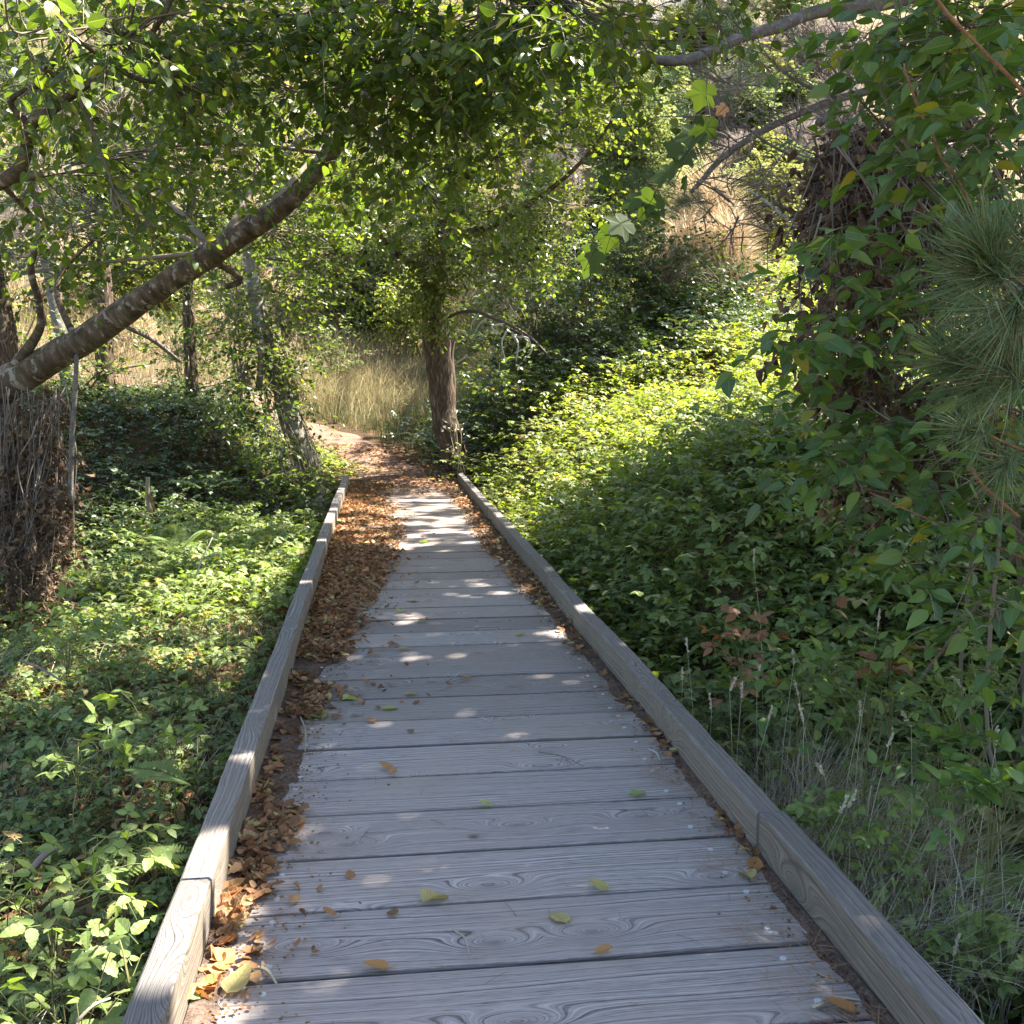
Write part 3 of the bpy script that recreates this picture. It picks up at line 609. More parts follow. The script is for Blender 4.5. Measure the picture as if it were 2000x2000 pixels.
tri_line(46, [(395, 1960), (455, 1800), (440, 1730)], O_, 'crisp orange leaf in the sunlit heap by the near left kerb', 'crisp leaves in the sunlit heap by the near left kerb')
tri_line(60, [(505, 1600), (540, 1500), (565, 1400), (590, 1300), (620, 1200)], M['litter'], 'brown curled leaf in the shaded drift by the left kerb', 'brown leaves of the shaded drift by the left kerb')

# twigs on the boards
def twig(u0, v0, u1, v1, r, mat, label, side=None):
    a = on_deck(u0, v0); b = on_deck(u1, v1); m_ = MB(); mid = (a+b)/2+np.array([.01, .012, .004]); up = np.array([0, 0, r+.001])
    tube(m_, [a+up, mid+up, b+up], [r, r*1.1, r*.6], 6, sub=5, rough=.3, seed=int(u0), r=.5)
    if side: c = on_deck(*side); tube(m_, [mid+up, (mid+c)/2+up*1.5, c+up], [r*.7, r*.6, r*.4], 5, r=.5)
    tag(m_.build('twig', mat), label, 'twig')
twig(884, 1818, 917, 1868, .0022, M['palestem'], 'straight pale twig on the near boards')
twig(1052, 1470, 1140, 1498, .002, M['deadtwig'], 'long dark twig lying across a board', (1090, 1500))
twig(1585, 1972, 1680, 1958, .0045, M['palestem'], 'thick broken pale twig in the bottom right corner')
twig(480, 1890, 540, 1925, .004, M['palestem'], 'pale splintered twig by the near left litter', (520, 1900))
twig(586, 1400, 596, 1470, .004, M['palestem'], 'pale twig end-on in the left leaf drift')
twig(1268, 1465, 1290, 1490, .003, M['whitewood'], 'white wood chip beside the right kerb')

# ------------------------------------------------------------------ plant builders
def twigcloud(mbl, mbt, cen, radii, n, seed, leaf=.055, T=(T_OV, T_OV2, T_OV3), k=(7, 11), L=(.25, .5), droop=.35, anchor=None, mil=0, mit=0, tw=.0022, shell=.35, rr=None, up=.8, spread=.75, mats=1):
    R = rng(seed); cen = np.asarray(cen, float); radii = np.asarray(radii, float)
    d = nrm(R.normal(size=(n, 3))); rad_ = (shell+(1-shell)*R.random(n))**.6*np.where(R.random(n) < .5, 1, R.random(n)**.5)
    c = cen+d*radii*rad_[:, None]
    td = nrm(np.stack([R.normal(size=n), R.normal(size=n), R.normal(size=n)*.35-droop], 1)+d*.5)
    Ls = R.uniform(*L, n); K = R.integers(k[0], k[1], n)
    e = c+td*Ls[:, None]
    if mbt is not None:
        m0 = c+td*(Ls*.5)[:, None]+np.array([0, 0, .02]); prisms(mbt, c, m0, tw, tw*.8, mit); prisms(mbt, m0, e, tw*.8, tw*.4, mit)
        a = cen if anchor is None else np.asarray(anchor); base = cen*.65+a*.35
        q = R.random(n) < .55; st = base+(c-base)*R.uniform(0, .45, n)[:, None]; jt = (c+st)/2+R.normal(size=(n, 3))*.05*radii
        prisms(mbt, st[q], jt[q], tw*2, tw*1.5, mit); prisms(mbt, jt[q], c[q], tw*1.5, tw, mit)
        if anchor is not None:
            mid = (a+cen)/2+R.normal(size=3)*.1*radii; rb = (.006+.012*float(radii.mean()))*(.35 if tw < .0015 else 1)
            tube(mbt, [a, mid, cen], [rb*1.5, rb, rb*.5], 6, mit, r=.5)
            for q2 in range(4):
                dd = cen+nrm(R.normal(size=3))*radii*.75; tube(mbt, [mid*.5+cen*.5, (cen+dd)/2+R.normal(size=3)*.05, dd], [rb*.6, rb*.45, .003], 5, mit, r=.5)
    idx = np.repeat(np.arange(n), K); pos_t = np.concatenate([np.linspace(.1, 1, kk) for kk in K]); sd = np.concatenate([np.where(np.arange(kk) % 2, 1., -1.) for kk in K])
    N = len(idx); side = nrm(np.cross(td, np.array([0, 0, 1.])))[idx]
    p = c[idx]+td[idx]*(Ls[idx]*pos_t)[:, None]+np.array([0, 0, .02])*np.sin(pos_t*3.14)[:, None]
    ld_ = nrm(td[idx]*.5+side*sd[:, None]*spread+np.array([0, 0, -droop*.9])+R.normal(size=(N, 3))*.28)
    nm = nrm(np.array([0, 0, up])+S*.15+R.normal(size=(N, 3))*.45)
    s_ = leaf*R.uniform(.65, 1.2, N); p = p+ld_*(s_*.25)[:, None]
    rv = R.random(N) if rr is None else np.clip(rr[0]+(rr[1]-rr[0])*R.random(N), 0, 1)
    for t, TT in enumerate(T):
        q = np.arange(N) % len(T) == t; inst(mbl, TT, p[q], ld_[q], nm[q], s_[q], rv[q], mil)
    return c
def canes(mbl, mbt, base, seed, L=(.5, 1.2), leafs=.085, per=8, T=(T_TRI, T_TRI2), up=(.25, .6), sag=(.3, .7), mil=0, mit=0, r0=.003, rr=None, nrmj=.35, zmin=.03):
    """arching bramble canes with leaves on alternate sides"""
    R = rng(seed); base = np.asarray(base); n = len(base); az = R.random(n)*6.283; D = np.stack([np.cos(az), np.sin(az), 0*az], 1)
    Lh = R.uniform(*L, n); u_ = R.uniform(*up, n); s_ = R.uniform(*sag, n)
    f = arcs(mbt, base, D, Lh, u_, s_, r0, 4, mit)
    sidev = np.stack([-D[:, 1], D[:, 0], 0*az], 1)
    for k in range(per):
        t = np.clip((k+.6+R.random(n)*.6)/per, 0, 1); p = f(t); gz = G(p[:, 0], p[:, 1])+zmin; p[:, 2] = np.maximum(p[:, 2], gz+R.random(n)*.06)
        okx = (p[:, 1] > 14.1) | (p[:, 0] < XL-.085-.085) | (p[:, 0] > XR+.085+.07) | ((p[:, 2] > .26) & (p[:, 0] > .3))
        sg = 1 if k % 2 else -1
        d = nrm(D*.55+sidev*sg*.9+np.array([0, 0, .1])+R.normal(size=(n, 3))*.3); nm = nrm(np.array([0, 0, 1.])+S*.1+R.normal(size=(n, 3))*nrmj)
        sc_ = leafs*R.uniform(.6, 1.25, n); rv = R.random(n) if rr is None else rr[0]+(rr[1]-rr[0])*R.random(n)
        TT = T[k % len(T)]; inst(mbl, TT, p[okx], d[okx], nm[okx], sc_[okx], rv[okx], mil)
def dead_tangle(mbl, mbt, cen, radii, n, seed, leaf=.045, hang=.5):
    """hanging mass of dead stems and shrivelled leaves"""
    R = rng(seed); c = np.asarray(cen)+R.uniform(-1, 1, (n, 3))*np.asarray(radii)
    d = nrm(np.stack([R.normal(size=n)*.9, R.normal(size=n)*.9, -np.abs(R.normal(size=n))-hang*.6], 1)); L = R.uniform(.06, .3, n)
    m0 = c+d*(L*.5)[:, None]+R.normal(size=(n, 3))*.02; e = c+d*L[:, None]; prisms(mbt, c, m0, .0016, .0013); prisms(mbt, m0, e, .0013, .0008)
    for k in range(6):
        q = R.random(n) < .8; p = (c+d*(L*R.random(n))[:, None])[q]; N = len(p)
        inst(mbl, T_DRY[k % 4], p, nrm(R.normal(size=(N, 3))*.5+np.array([0, 0, -.9])), nrm(R.normal(size=(N, 3))), leaf*R.uniform(.5, 1.2, N), R.random(N))
def px_r(px, Y): return px*Y/2000.0*.5
def trunk(mb, pl, sides=20, rough=.16, seed=1, sub=6, mi=0):
    pts = [P(u, v, Y) for u, v, Y, w_ in pl]; return tube(mb, pts, [px_r(w_, Y) for u, v, Y, w_ in pl], sides, mi, sub, rough, seed)

# ------------------------------------------------------------------ leaning alder on the left
g0 = P(-75, 1150, 8.4); g0[2] = G(g0[0], g0[1])-.1
t1 = thing('alder_tree', 'leaning alder whose mottled trunk slants across the upper left over the walk', 'tree', g0)
mb = MB()
lean = [(-78, 1190, 8.45, 125), (-85, 1000, 8.4, 112), (-75, 860, 8.35, 100), (-10, 770, 8.25, 92), (60, 725, 8.15, 84), (150, 672, 8.0, 74), (240, 610, 7.8, 68), (330, 548, 7.6, 63), (420, 492, 7.4, 64), (480, 452, 7.25, 62), (560, 395, 7.05, 52), (612, 340, 6.9, 47), (655, 285, 6.75, 44), (700, 215, 6.6, 41), (755, 120, 6.4, 36), (800, 0, 6.2, 30), (850, -160, 6.0, 24), (930, -330, 5.8, 14)]
trunk(mb, [(a_, b_, c_, d_*(.72 if b_ < 800 else .95)) for a_, b_, c_, d_ in lean], 24, .26, 3, 6); mb.build('trunk', M['alderbark'], t1)
def branch(parent, mat, pl, seed=2, sides=10, rough=.15, name='branch'):
    m_ = MB(); trunk(m_, pl, sides, rough, seed, 5); return m_.build(name, mat, parent)
branch(t1, M['alderbark'], [(-40, 800, 8.2, 30), (40, 700, 8.1, 22), (78, 640, 8.0, 17), (76, 590, 7.9, 14), (60, 520, 7.8, 12), (85, 440, 7.6, 9), (60, 350, 7.4, 6)], 5)
branch(t1, M['alderbark'], [(-150, 420, 5.2, 30), (-60, 385, 5.1, 28), (0, 355, 5.0, 27), (38, 330, 4.95, 25), (52, 285, 4.9, 22), (58, 245, 4.85, 22), (100, 215, 4.8, 19), (150, 178, 4.75, 15), (230, 130, 4.7, 12), (300, 60, 4.6, 10), (350, -30, 4.5, 7)], 6, 12)
branch(t1, M['alderbark'], [(58, 245, 4.85, 14), (20, 200, 4.8, 11), (60, 172, 4.8, 8), (110, 180, 4.8, 6)], 7)
branch(t1, M['alderbark'], [(150, 670, 8.0, 14), (110, 560, 8.2, 10), (170, 480, 8.3, 7), (240, 430, 8.4, 5)], 8)
branch(t1, M['alderbark'], [(440, 560, 7.5, 12), (470, 545, 7.5, 11), (410, 505, 7.4, 14)], 9)
branch(t1, M['alderbark'], [(640, 300, 6.8, 8), (540, 288, 6.9, 7), (400, 280, 7.0, 5), (250, 300, 7.1, 4)], 9)
branch(t1, M['alderbark'], [(690, 230, 6.6, 16), (800, 180, 6.2, 12), (930, 110, 5.8, 9), (1080, 60, 5.4, 6), (1250, 30, 5.0, 4)], 10)
branch(t1, M['alderbark'], [(780, 40, 6.2, 14), (900, -60, 5.6, 12), (1100, -110, 5.0, 10), (1350, -90, 4.6, 7), (1550, -20, 4.4, 4)], 12)
branch(t1, M['alderbark'], [(860, 160, 10, 8), (760, 90, 9.5, 6), (600, 60, 9, 5)], 13)
mbl, mbt = MB(), MB()
def crown_px(mbl, mbt, blobs, seed0, **kw):
    mul = kw.pop('mul', 1.0)
    for i, (u, v, Y, ru, rv, rY, n) in enumerate(blobs):
        n = int(n*mul)
        c = P(u, v, Y); s_ = Y/2000.; k_ = dict(kw)
        an = k_.pop('anc', None); an = None if an is None else min(an, key=lambda a: np.linalg.norm(P(*a)-c)); an = None if an is None else P(*an)
        twigcloud(mbl, mbt, c, (ru*s_, rY, rv*s_), n, seed0+i, anchor=an, **k_)
anc1 = [(u, v, Y) for u, v, Y, _ in lean[8:]]
crown_px(mbl, mbt, [
    (740, 120, 5.3, 210, 140, .6, 90), (520, 160, 5.8, 120, 90, .5, 26), (900, 90, 5.0, 190, 110, .6, 95), (760, 300, 5.8, 110, 75, .5, 34), (930, 260, 5.6, 120, 70, .5, 28),
    (1080, 40, 4.6, 140, 80, .5, 56), (1190, 40, 4.3, 80, 55, .3, 20), (620, 20, 5.0, 220, 80, .5, 60), (400, 60, 5.2, 180, 110, .6, 40), (1000, 170, 5.3, 110, 60, .5, 24),
    (1330, -60, 4.3, 100, 30, .3, 8), (860, 400, 6.6, 80, 40, .4, 10)], 100, leaf=.06, anc=anc1, L=(.3, .62), k=(10, 17), tw=.0028, mul=.95)
anc1b = [(58, 245, 4.85), (150, 178, 4.75), (230, 130, 4.7), (0, 355, 5.0)]
crown_px(mbl, mbt, [(230, 60, 4.6, 200, 110, .6, 44), (60, 120, 4.7, 150, 150, .5, 26), (380, 170, 5.2, 160, 120, .6, 34), (120, 330, 5.6, 170, 130, .6, 36), (290, 290, 6.2, 150, 90, .6, 34),
    (60, 30, 3.9, 130, 60, .3, 10), (240, 430, 4.6, 50, 45, .3, 5), (180, 470, 8.9, 170, 60, .5, 26), (440, 290, 8.6, 120, 90, .5, 34)], 130, leaf=.058, anc=anc1b, L=(.3, .6), k=(10, 16), tw=.0028, mul=1.0)
crown_px(mbl, mbt, [(170, 150, 9.5, 260, 190, 1.1, 110), (450, 180, 9.5, 220, 170, 1.1, 120), (120, 400, 10, 230, 110, 1.0, 80), (360, 400, 10, 200, 110, 1.0, 80), (700, 200, 9.5, 200, 180, 1.0, 100), (560, 440, 10, 130, 100, .8, 44),
    (60, 530, 10, 120, 50, .8, 22), (230, 540, 10, 120, 45, .8, 20)], 160, leaf=.06, T=(T_OV2, T_LO), anc=anc1, L=(.3, .7), k=(10, 17), mul=1.4)
mbt.build('twigs', M['twig'], t1); mbl.build('crown', M['alder'], t1)
# catkins/cones: small dark cones among the leaves
for (u, v) in ((310, 60), (325, 75), (300, 255), (285, 290), (150, 355), (110, 70), (210, 270), (690, 250), (455, 60)):
    c = P(u, v, 4.6)
    for k in range(3):
        mb = MB(); q = c+R.normal(size=3)*.02; tube(mb, [q, q+np.array([0, .002, -.008]), q+np.array([0, 0, -.018])], [.003, .0065, .003], 6, sub=2, r=.3); mb.build('cone', M['twig'], t1)

# ------------------------------------------------------------------ pale-barked tree
g = P(604, 930, 13.0)
t2 = thing('alder_tree', 'pale barked alder with white patches leaning over ivy left of the walk end', 'tree', g)
mb = MB(); pale = [(622, 1010, 13.0, 84), (608, 955, 13.0, 70), (600, 905, 13.0, 62), (578, 850, 13.0, 56), (562, 800, 13.05, 52), (543, 740, 13.1, 46), (522, 690, 13.1, 42), (506, 620, 13.15, 38), (497, 560, 13.2, 37), (488, 500, 13.2, 36), (474, 420, 13.25, 34), (462, 340, 13.3, 31), (452, 240, 13.4, 27), (460, 120, 13.5, 22), (450, 0, 13.6, 17), (430, -150, 13.6, 10)]
trunk(mb, [(a_, b_, c_, d_*.76) for a_, b_, c_, d_ in pale], 22, .2, 4); mb.build('trunk', M['whitebark'], t2)
branch(t2, M['whitebark'], [(500, 640, 13.0, 16), (512, 690, 12.9, 14), (505, 760, 12.9, 12)], 21, name='root_sucker')
branch(t2, M['whitebark'], [(470, 400, 13.2, 14), (560, 300, 13.3, 11), (640, 200, 13.4, 8), (700, 90, 13.4, 5)], 22)
branch(t2, M['whitebark'], [(462, 330, 13.2, 12), (380, 240, 13.3, 9), (300, 170, 13.4, 6), (240, 60, 13.4, 4)], 23)
branch(t2, M['whitebark'], [(566, 850, 12.8, 10), (548, 900, 12.7, 8), (565, 935, 12.7, 6)], 24, name='root_sucker')
mbl, mbt = MB(), MB(); anc2 = [(u, v, Y) for u, v, Y, _ in pale[8:]]
crown_px(mbl, mbt, [(400, 120, 13.3, 240, 150, 1.4, 120), (620, 160, 13.3, 200, 150, 1.3, 110), (580, 400, 13.6, 110, 70, .8, 40), (650, 500, 13.8, 100, 80, .8, 46), (620, 600, 13.8, 90, 70, .7, 34), (580, 540, 13.0, 60, 60, .5, 16), (330, 330, 13.6, 150, 90, .9, 50), (480, -20, 13.4, 240, 60, 1.2, 50), (640, 400, 14, 130, 90, 1, 60), (560, 470, 14.2, 120, 110, 1, 60), (530, 720, 12.8, 50, 80, .3, 40), (570, 650, 13, 60, 80, .3, 44), (470, 780, 12.7, 60, 60, .4, 40), (590, 770, 12.9, 26, 70, .3, 20), (460, 620, 13, 50, 90, .3, 30), (530, 860, 12.6, 40, 40, .3, 24), (580, 930, 12.6, 40, 30, .25, 26), (630, 930, 12.7, 24, 30, .2, 14)], 200, leaf=.065, T=(T_OV2, T_LO), anc=anc2, L=(.3, .6), mul=1.7)
mbt.build('twigs', M['twig'], t2); mbl.build('crown', M['alder'], t2)

# ------------------------------------------------------------------ centre tree
g = P(890, 900, 15.0)
t3 = thing('willow_tree', 'dark furrowed trunk wrapped in leaves standing right of the path bend', 'tree', g)
mb = MB(); ctr = [(893, 915, 15.0, 66), (882, 870, 15.0, 62), (868, 820, 15.0, 60), (862, 760, 15.0, 60), (856, 700, 15.0, 60), (850, 650, 15.0, 58), (846, 600, 15.0, 54), (850, 530, 15.0, 48), (868, 450, 15.1, 42), (895, 360, 15.2, 36), (915, 270, 15.3, 30), (930, 150, 15.4, 22), (940, 0, 15.5, 14)]
trunk(mb, [(a_, b_, c_, d_*.84) for a_, b_, c_, d_ in ctr], 26, .25, 7); mb.build('trunk', M['furrowbark'], t3)
m_ = MB(); trunk(m_, [(900, 905, 15.1, 14), (886, 800, 15.15, 12), (884, 740, 15.15, 10), (882, 690, 15.15, 7), (890, 650, 15.15, 3)], 10, .4, 8); m_.build('dead_stem', M['deadtwig'], t3)
branch(t3, M['furrowbark'], [(860, 470, 15, 22), (960, 440, 14.6, 16), (1060, 380, 14.2, 11), (1150, 300, 13.8, 7), (1230, 180, 13.5, 4)], 31)
branch(t3, M['furrowbark'], [(900, 350, 15.2, 18), (1020, 270, 14.6, 12), (1120, 190, 14, 8), (1250, 165, 13.6, 4)], 32)
branch(t3, M['furrowbark'], [(850, 520, 15, 18), (780, 500, 14.6, 12), (730, 440, 14.4, 8), (700, 360, 14.2, 5)], 33)
m_ = MB(); trunk(m_, [(858, 640, 14.9, 5), (885, 615, 14.7, 6), (925, 608, 14.5, 6.5), (965, 622, 14.3, 6), (1010, 642, 14.1, 5.5), (1040, 662, 14, 5), (1068, 690, 13.9, 2)], 8, .4, 9); m_.build('branch', M['deadtwig'], t3); m_ = MB()
for pl in [[(935, 612, 14.4, 3.5), (922, 630, 14.4, 3), (920, 645, 14.4, 2)], [(950, 620, 14.4, 3.5), (935, 635, 14.4, 3), (928, 650, 14.4, 2)], [(985, 632, 14.2, 4), (960, 638, 14, 3.5), (978, 655, 14, 2)],
           [(1000, 650, 14.1, 4.5), (1012, 672, 14, 4), (1008, 706, 14, 2.5)], [(990, 645, 14.1, 4), (980, 670, 14, 3), (988, 708, 14, 2)], [(1020, 655, 14.1, 4.5), (1037, 675, 14, 4), (1036, 690, 14, 3), (1022, 702, 14, 2)],
           [(1000, 658, 14.1, 4), (1030, 660, 14, 3.5), (1037, 680, 14, 2.5)], [(1005, 690, 14, 3), (1025, 680, 14, 2.5), (1034, 672, 14, 2)], [(890, 710, 14.9, 5), (905, 700, 14.8, 4), (912, 692, 14.8, 2)]]:
    trunk(m_, pl, 6, .1, 3)
m_.build('dead_branch', M['whitewood'], t3)
mbl, mbt = MB(), MB(); anc3 = [(868, 450, 15.1), (895, 360, 15.2), (960, 440, 14.6), (1060, 380, 14.2), (1120, 190, 14), (930, 150, 15.4), (780, 500, 14.6)]
crown_px(mbl, mbt, [(860, 480, 14.4, 120, 60, .9, 62), (770, 420, 14.4, 90, 60, .8, 36), (960, 400, 14.2, 120, 70, .9, 62), (1070, 430, 14, 110, 70, .8, 56), (1160, 400, 13.8, 50, 60, .5, 14), (1060, 260, 14, 140, 90, .9, 70), (1180, 200, 13.6, 80, 60, .6, 36),
    (930, 250, 14.8, 150, 110, 1.0, 76), (1010, 120, 14.6, 170, 100, 1.0, 70), (840, 130, 15, 160, 120, 1.0, 60), (1000, 520, 14.2, 120, 40, .6, 26), (840, 560, 14.5, 45, 50, .4, 22), (720, 560, 14.8, 70, 40, .5, 10), (1240, 110, 13.6, 70, 50, .5, 16)], 300, leaf=.075, T=(T_OV2, T_LO, T_OV), anc=anc3, L=(.3, .6), rr=(0, .9), mul=1.6)
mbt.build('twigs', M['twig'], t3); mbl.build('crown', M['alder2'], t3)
mbl, mbt = MB(), MB(); crown_px(mbl, mbt, [(846, 600, 14.5, 44, 60, .2, 60), (846, 520, 14.4, 60, 60, .25, 60), (870, 650, 14.6, 24, 30, .15, 10), (830, 560, 14.3, 50, 50, .3, 30)], 340, leaf=.07, T=(T_OV2, T_LO), L=(.15, .3), rr=(.3, 1))
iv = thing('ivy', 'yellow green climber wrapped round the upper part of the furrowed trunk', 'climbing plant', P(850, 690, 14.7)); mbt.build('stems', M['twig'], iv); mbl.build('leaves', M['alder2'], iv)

# ------------------------------------------------------------------ thin trunks at the left
def thin(pl, mat, label, blobs=None, seed=1, leafmat='alder', name='young_tree', leaf=.06, dead=None, group=None):
    g = P(pl[0][0], pl[0][1], pl[0][2]); t = thing(name, label, 'tree', g, group); m_ = MB(); trunk(m_, pl, 12, .2, seed); m_.build('trunk', mat, t)
    if blobs:
        a, b = MB(), MB(); crown_px(a, b, blobs, 400+seed*20, leaf=leaf, T=(T_OV2, T_LO), anc=[(u, v, Y) for u, v, Y, _ in pl[1:]], L=(.2, .45)); b.build('twigs', M['twig'], t); a.build('crown', M[leafmat], t)
    return t
thin([(145, 830, 17, 30), (120, 660, 17, 26), (105, 570, 17.2, 26), (88, 480, 17.3, 23), (75, 400, 17.4, 18), (70, 250, 17.5, 12)], M['pinebark'], 'thin grey tree trunk behind the slanting trunk at the far left', [(60, 330, 17, 150, 120, 1, 40)], 1)
thin([(380, 850, 15, 28), (376, 760, 15, 25), (370, 660, 15, 23), (368, 560, 15, 22), (372, 440, 15, 18), (380, 300, 15, 12)], M['furrowbark'], 'slim trunk wrapped in climbing leaves between the slanting and pale trunks', [(372, 600, 14.9, 48, 60, .3, 30), (368, 700, 14.9, 36, 60, .3, 20), (400, 520, 15, 70, 50, .5, 26), (450, 640, 14.9, 60, 70, .4, 20), (470, 740, 14.6, 40, 40, .3, 10)], 2)
thin([(-25, 1000, 10, 60), (-5, 800, 10, 56), (4, 700, 10, 54), (2, 620, 10.1, 46), (-12, 540, 10.2, 36), (-30, 400, 10.3, 24)], M['furrowbark'], 'dark rough trunk cut off by the left edge of the photo', None, 3, name='tree')
thin([(215, 840, 15.5, 36), (208, 760, 15.5, 34), (204, 690, 15.5, 32), (206, 600, 15.6, 28), (200, 480, 15.7, 20)], M['furrowbark'], 'brown vine covered stub trunk behind the slanting trunk', [(205, 640, 15.4, 30, 90, .3, 8)], 4, 'dead')
thin([(137, 985, 7.9, 11), (140, 860, 7.9, 11), (146, 780, 7.9, 9), (150, 690, 7.95, 8)], M['pinebark'], 'thin straight pole hanging from the slanting trunk to the ground', None, 5, name='hanging_pole')
thin([(352, 706, 11, 6), (300, 665, 10.5, 9), (250, 640, 10, 8)], M['pinebark'], 'short dark bare branch sticking out below the slanting trunk', None, 6, name='bare_branch')
# dead vines under the trunk
t = thing('dead_vine', 'curtain of dry brown vines hanging from the base of the slanting trunk', 'vines', P(60, 1180, 7.9)); a, b = MB(), MB()
for i, (u, v, ru, rv, Y, n) in enumerate([(40, 880, 55, 90, 8.2, 150), (90, 820, 35, 60, 8.1, 70), (100, 930, 40, 60, 8.1, 90), (60, 1020, 60, 60, 8.0, 170), (60, 1110, 55, 50, 7.8, 200), (100, 1000, 35, 60, 7.9, 120), (0, 980, 40, 120, 8.1, 160)]):
    dead_tangle(a, b, P(u, v, Y), (ru*Y/2000, .25, rv*Y/2000), n, 500+i, .05)
R = rng(77)
for k in range(60):
    u = R.uniform(-20, 140); p0 = P(u, R.uniform(735, 800), R.uniform(7.8, 8.4)); p1 = P(u*.8+R.normal()*34, R.uniform(1060, 1190), R.uniform(7.7, 8.2)); m0 = (p0+p1)/2+R.normal(size=3)*.07
    tube(b, [p0, (p0+m0)/2+R.normal(size=3)*.03, m0, (m0+p1)/2+R.normal(size=3)*.04, p1], [.004]*5, 5, sub=3, r=R.random())
b.build('stems', M['deadtwig'], t); a.build('leaves', M['orange' if 0 else 'dead'], t)
t = thing('stump', 'short white broken stick standing up from the brambles on the left', 'stick', P(290, 985, 9.6)); m_ = MB()
trunk(m_, [(292, 1000, 9.6, 10), (288, 960, 9.6, 8), (289, 932, 9.6, 7)], 8, .3, 2); m_.build('stick', M['palestem'], t)
m_ = MB(); trunk(m_, [(290, 965, 9.6, 6), (298, 985, 9.5, 6), (302, 1000, 9.5, 4)], 6, .3, 2); m_.build('side_shoot', M['orangestem'], t)

# ------------------------------------------------------------------ right: pine with bare branches
g = np.array([5.6, 6.2, 0.]); g[2] = G(g[0], g[1])-.1
t4 = thing('pine_tree', 'tall pine at the right whose grey bare branches reach in over the upper right', 'tree', g)
m_ = MB(); tube(m_, [g, g+[.1, .1, 2.5], g+[-.1, .2, 5], g+[0, .1, 8], g+[.1, 0, 10]], [.22, .19, .16, .1, .04], 18, sub=5, rough=.25, seed=3); m_.build('trunk', M['pinebark'], t4)
branch(t4, M['pinebark'], [(1255, 106, 5.3, 16), (1290, 118, 5.3, 19), (1345, 116, 5.3, 20), (1400, 95, 5.3, 21), (1450, 72, 5.35, 22), (1520, 52, 5.4, 24), (1600, 22, 5.5, 27), (1750, 0, 5.7, 32), (1950, -60, 6.0, 38)], 41, 14)
branch(t4, M['pinebark'], [(1350, 375, 8, 8), (1375, 348, 8, 10), (1400, 318, 8, 11), (1450, 280, 7.9, 12), (1520, 240, 7.8, 13), (1580, 215, 7.7, 14), (1640, 192, 7.6, 15), (1720, 170, 7.3, 18), (1850, 120, 7, 24)], 42, 12)
branch(t4, M['pinebark'], [(1510, 395, 6.5, 8), (1550, 415, 6.5, 10), (1600, 440, 6.4, 12), (1700, 470, 6.3, 16)], 43)
branch(t4, M['pinebark'], [(1340, 120, 5.3, 7), (1330, 80, 5.3, 6), (1322, 50, 5.3, 4)], 44); branch(t4, M['pinebark'], [(1342, 118, 5.3, 6), (1352, 150, 5.3, 4), (1356, 175, 5.3, 3)], 45)
branch(t4, M['pinebark'], [(1520, 135, 7.6, 5), (1580, 170, 7.6, 8), (1640, 190, 7.6, 9)], 46); branch(t4, M['pinebark'], [(1415, 215, 7, 4), (1500, 280, 7, 6), (1560, 310, 7, 7), (1620, 340, 6.9, 9)], 47)
branch(t4, M['whitewood'], [(1462, 370, 7, 4), (1505, 400, 6.8, 6), (1530, 420, 6.6, 6), (1600, 450, 6.5, 7)], 48); branch(t4, M['pinebark'], [(1600, 240, 6.2, 18), (1640, 205, 6.3, 12)], 49)
R = rng(51); m_ = MB()                                             # fine dead twigs
for k in range(250):
    u, v = R.uniform(1370, 1680), R.uniform(60, 470); Y = R.uniform(6.2, 8.2)
    a = P(u, v, Y); ang = R.normal(.35, .6) if R.random() < .6 else R.uniform(-2, 2); L_ = R.uniform(30, 110); b = P(u-L_*math.cos(ang), v-L_*math.sin(ang)*.9, Y+R.normal()*.15); m0 = (a+b)/2+R.normal(size=3)*.025
    tube(m_, [a, m0, b], [.006*R.uniform(.6, 1.6), .0045, .002], 5, sub=3, r=R.random())
    for q in range(3):
        c = a+(b-a)*R.uniform(.2, .9); d_ = c+R.normal(size=3)*.07; prisms(m_, c[None], d_[None], .0028, .0014)
m_.build('dead_twigs', M['deadtwig'], t4)
def needles(mb, cen, axis, n, L, seed, spread=.9, mi=0, len_=.1, wid=1.):
    """needles bristling from a shoot of length len_ along axis"""
    R = rng(seed); axis = nrm(np.asarray(axis, float)); p = np.asarray(cen)+axis[None]*(R.random(n)*len_)[:, None]
    d = nrm(axis*R.uniform(.35, 1.1, n)[:, None]+nrm(R.normal(size=(n, 3)))*spread); inst(mb, T_ND, p, d, R.normal(size=(n, 3)), L*R.uniform(.6, 1.1, n), R.random(n), mi, np.full(n, wid))
m_ = MB()
for i, (u, v, Y, ru, rv, n) in enumerate([(1290, 375, 8, 80, 32, 26), (1360, 400, 8, 40, 25, 12), (1480, 25, 8.5, 120, 40, 20), (1420, 40, 7, 60, 30, 12), (1550, 100, 7.5, 90, 40, 14)]):
    R = rng(600+i)
    for k in range(n):
        c = P(u+R.normal()*ru*.5, v+R.normal()*rv*.5, Y+R.normal()*.15); needles(m_, c, np.array([-.6, R.normal()*.5, .4+R.normal()*.3]), 70, .11, 6000+i*50+k, .8, 0, .08, 1.3)
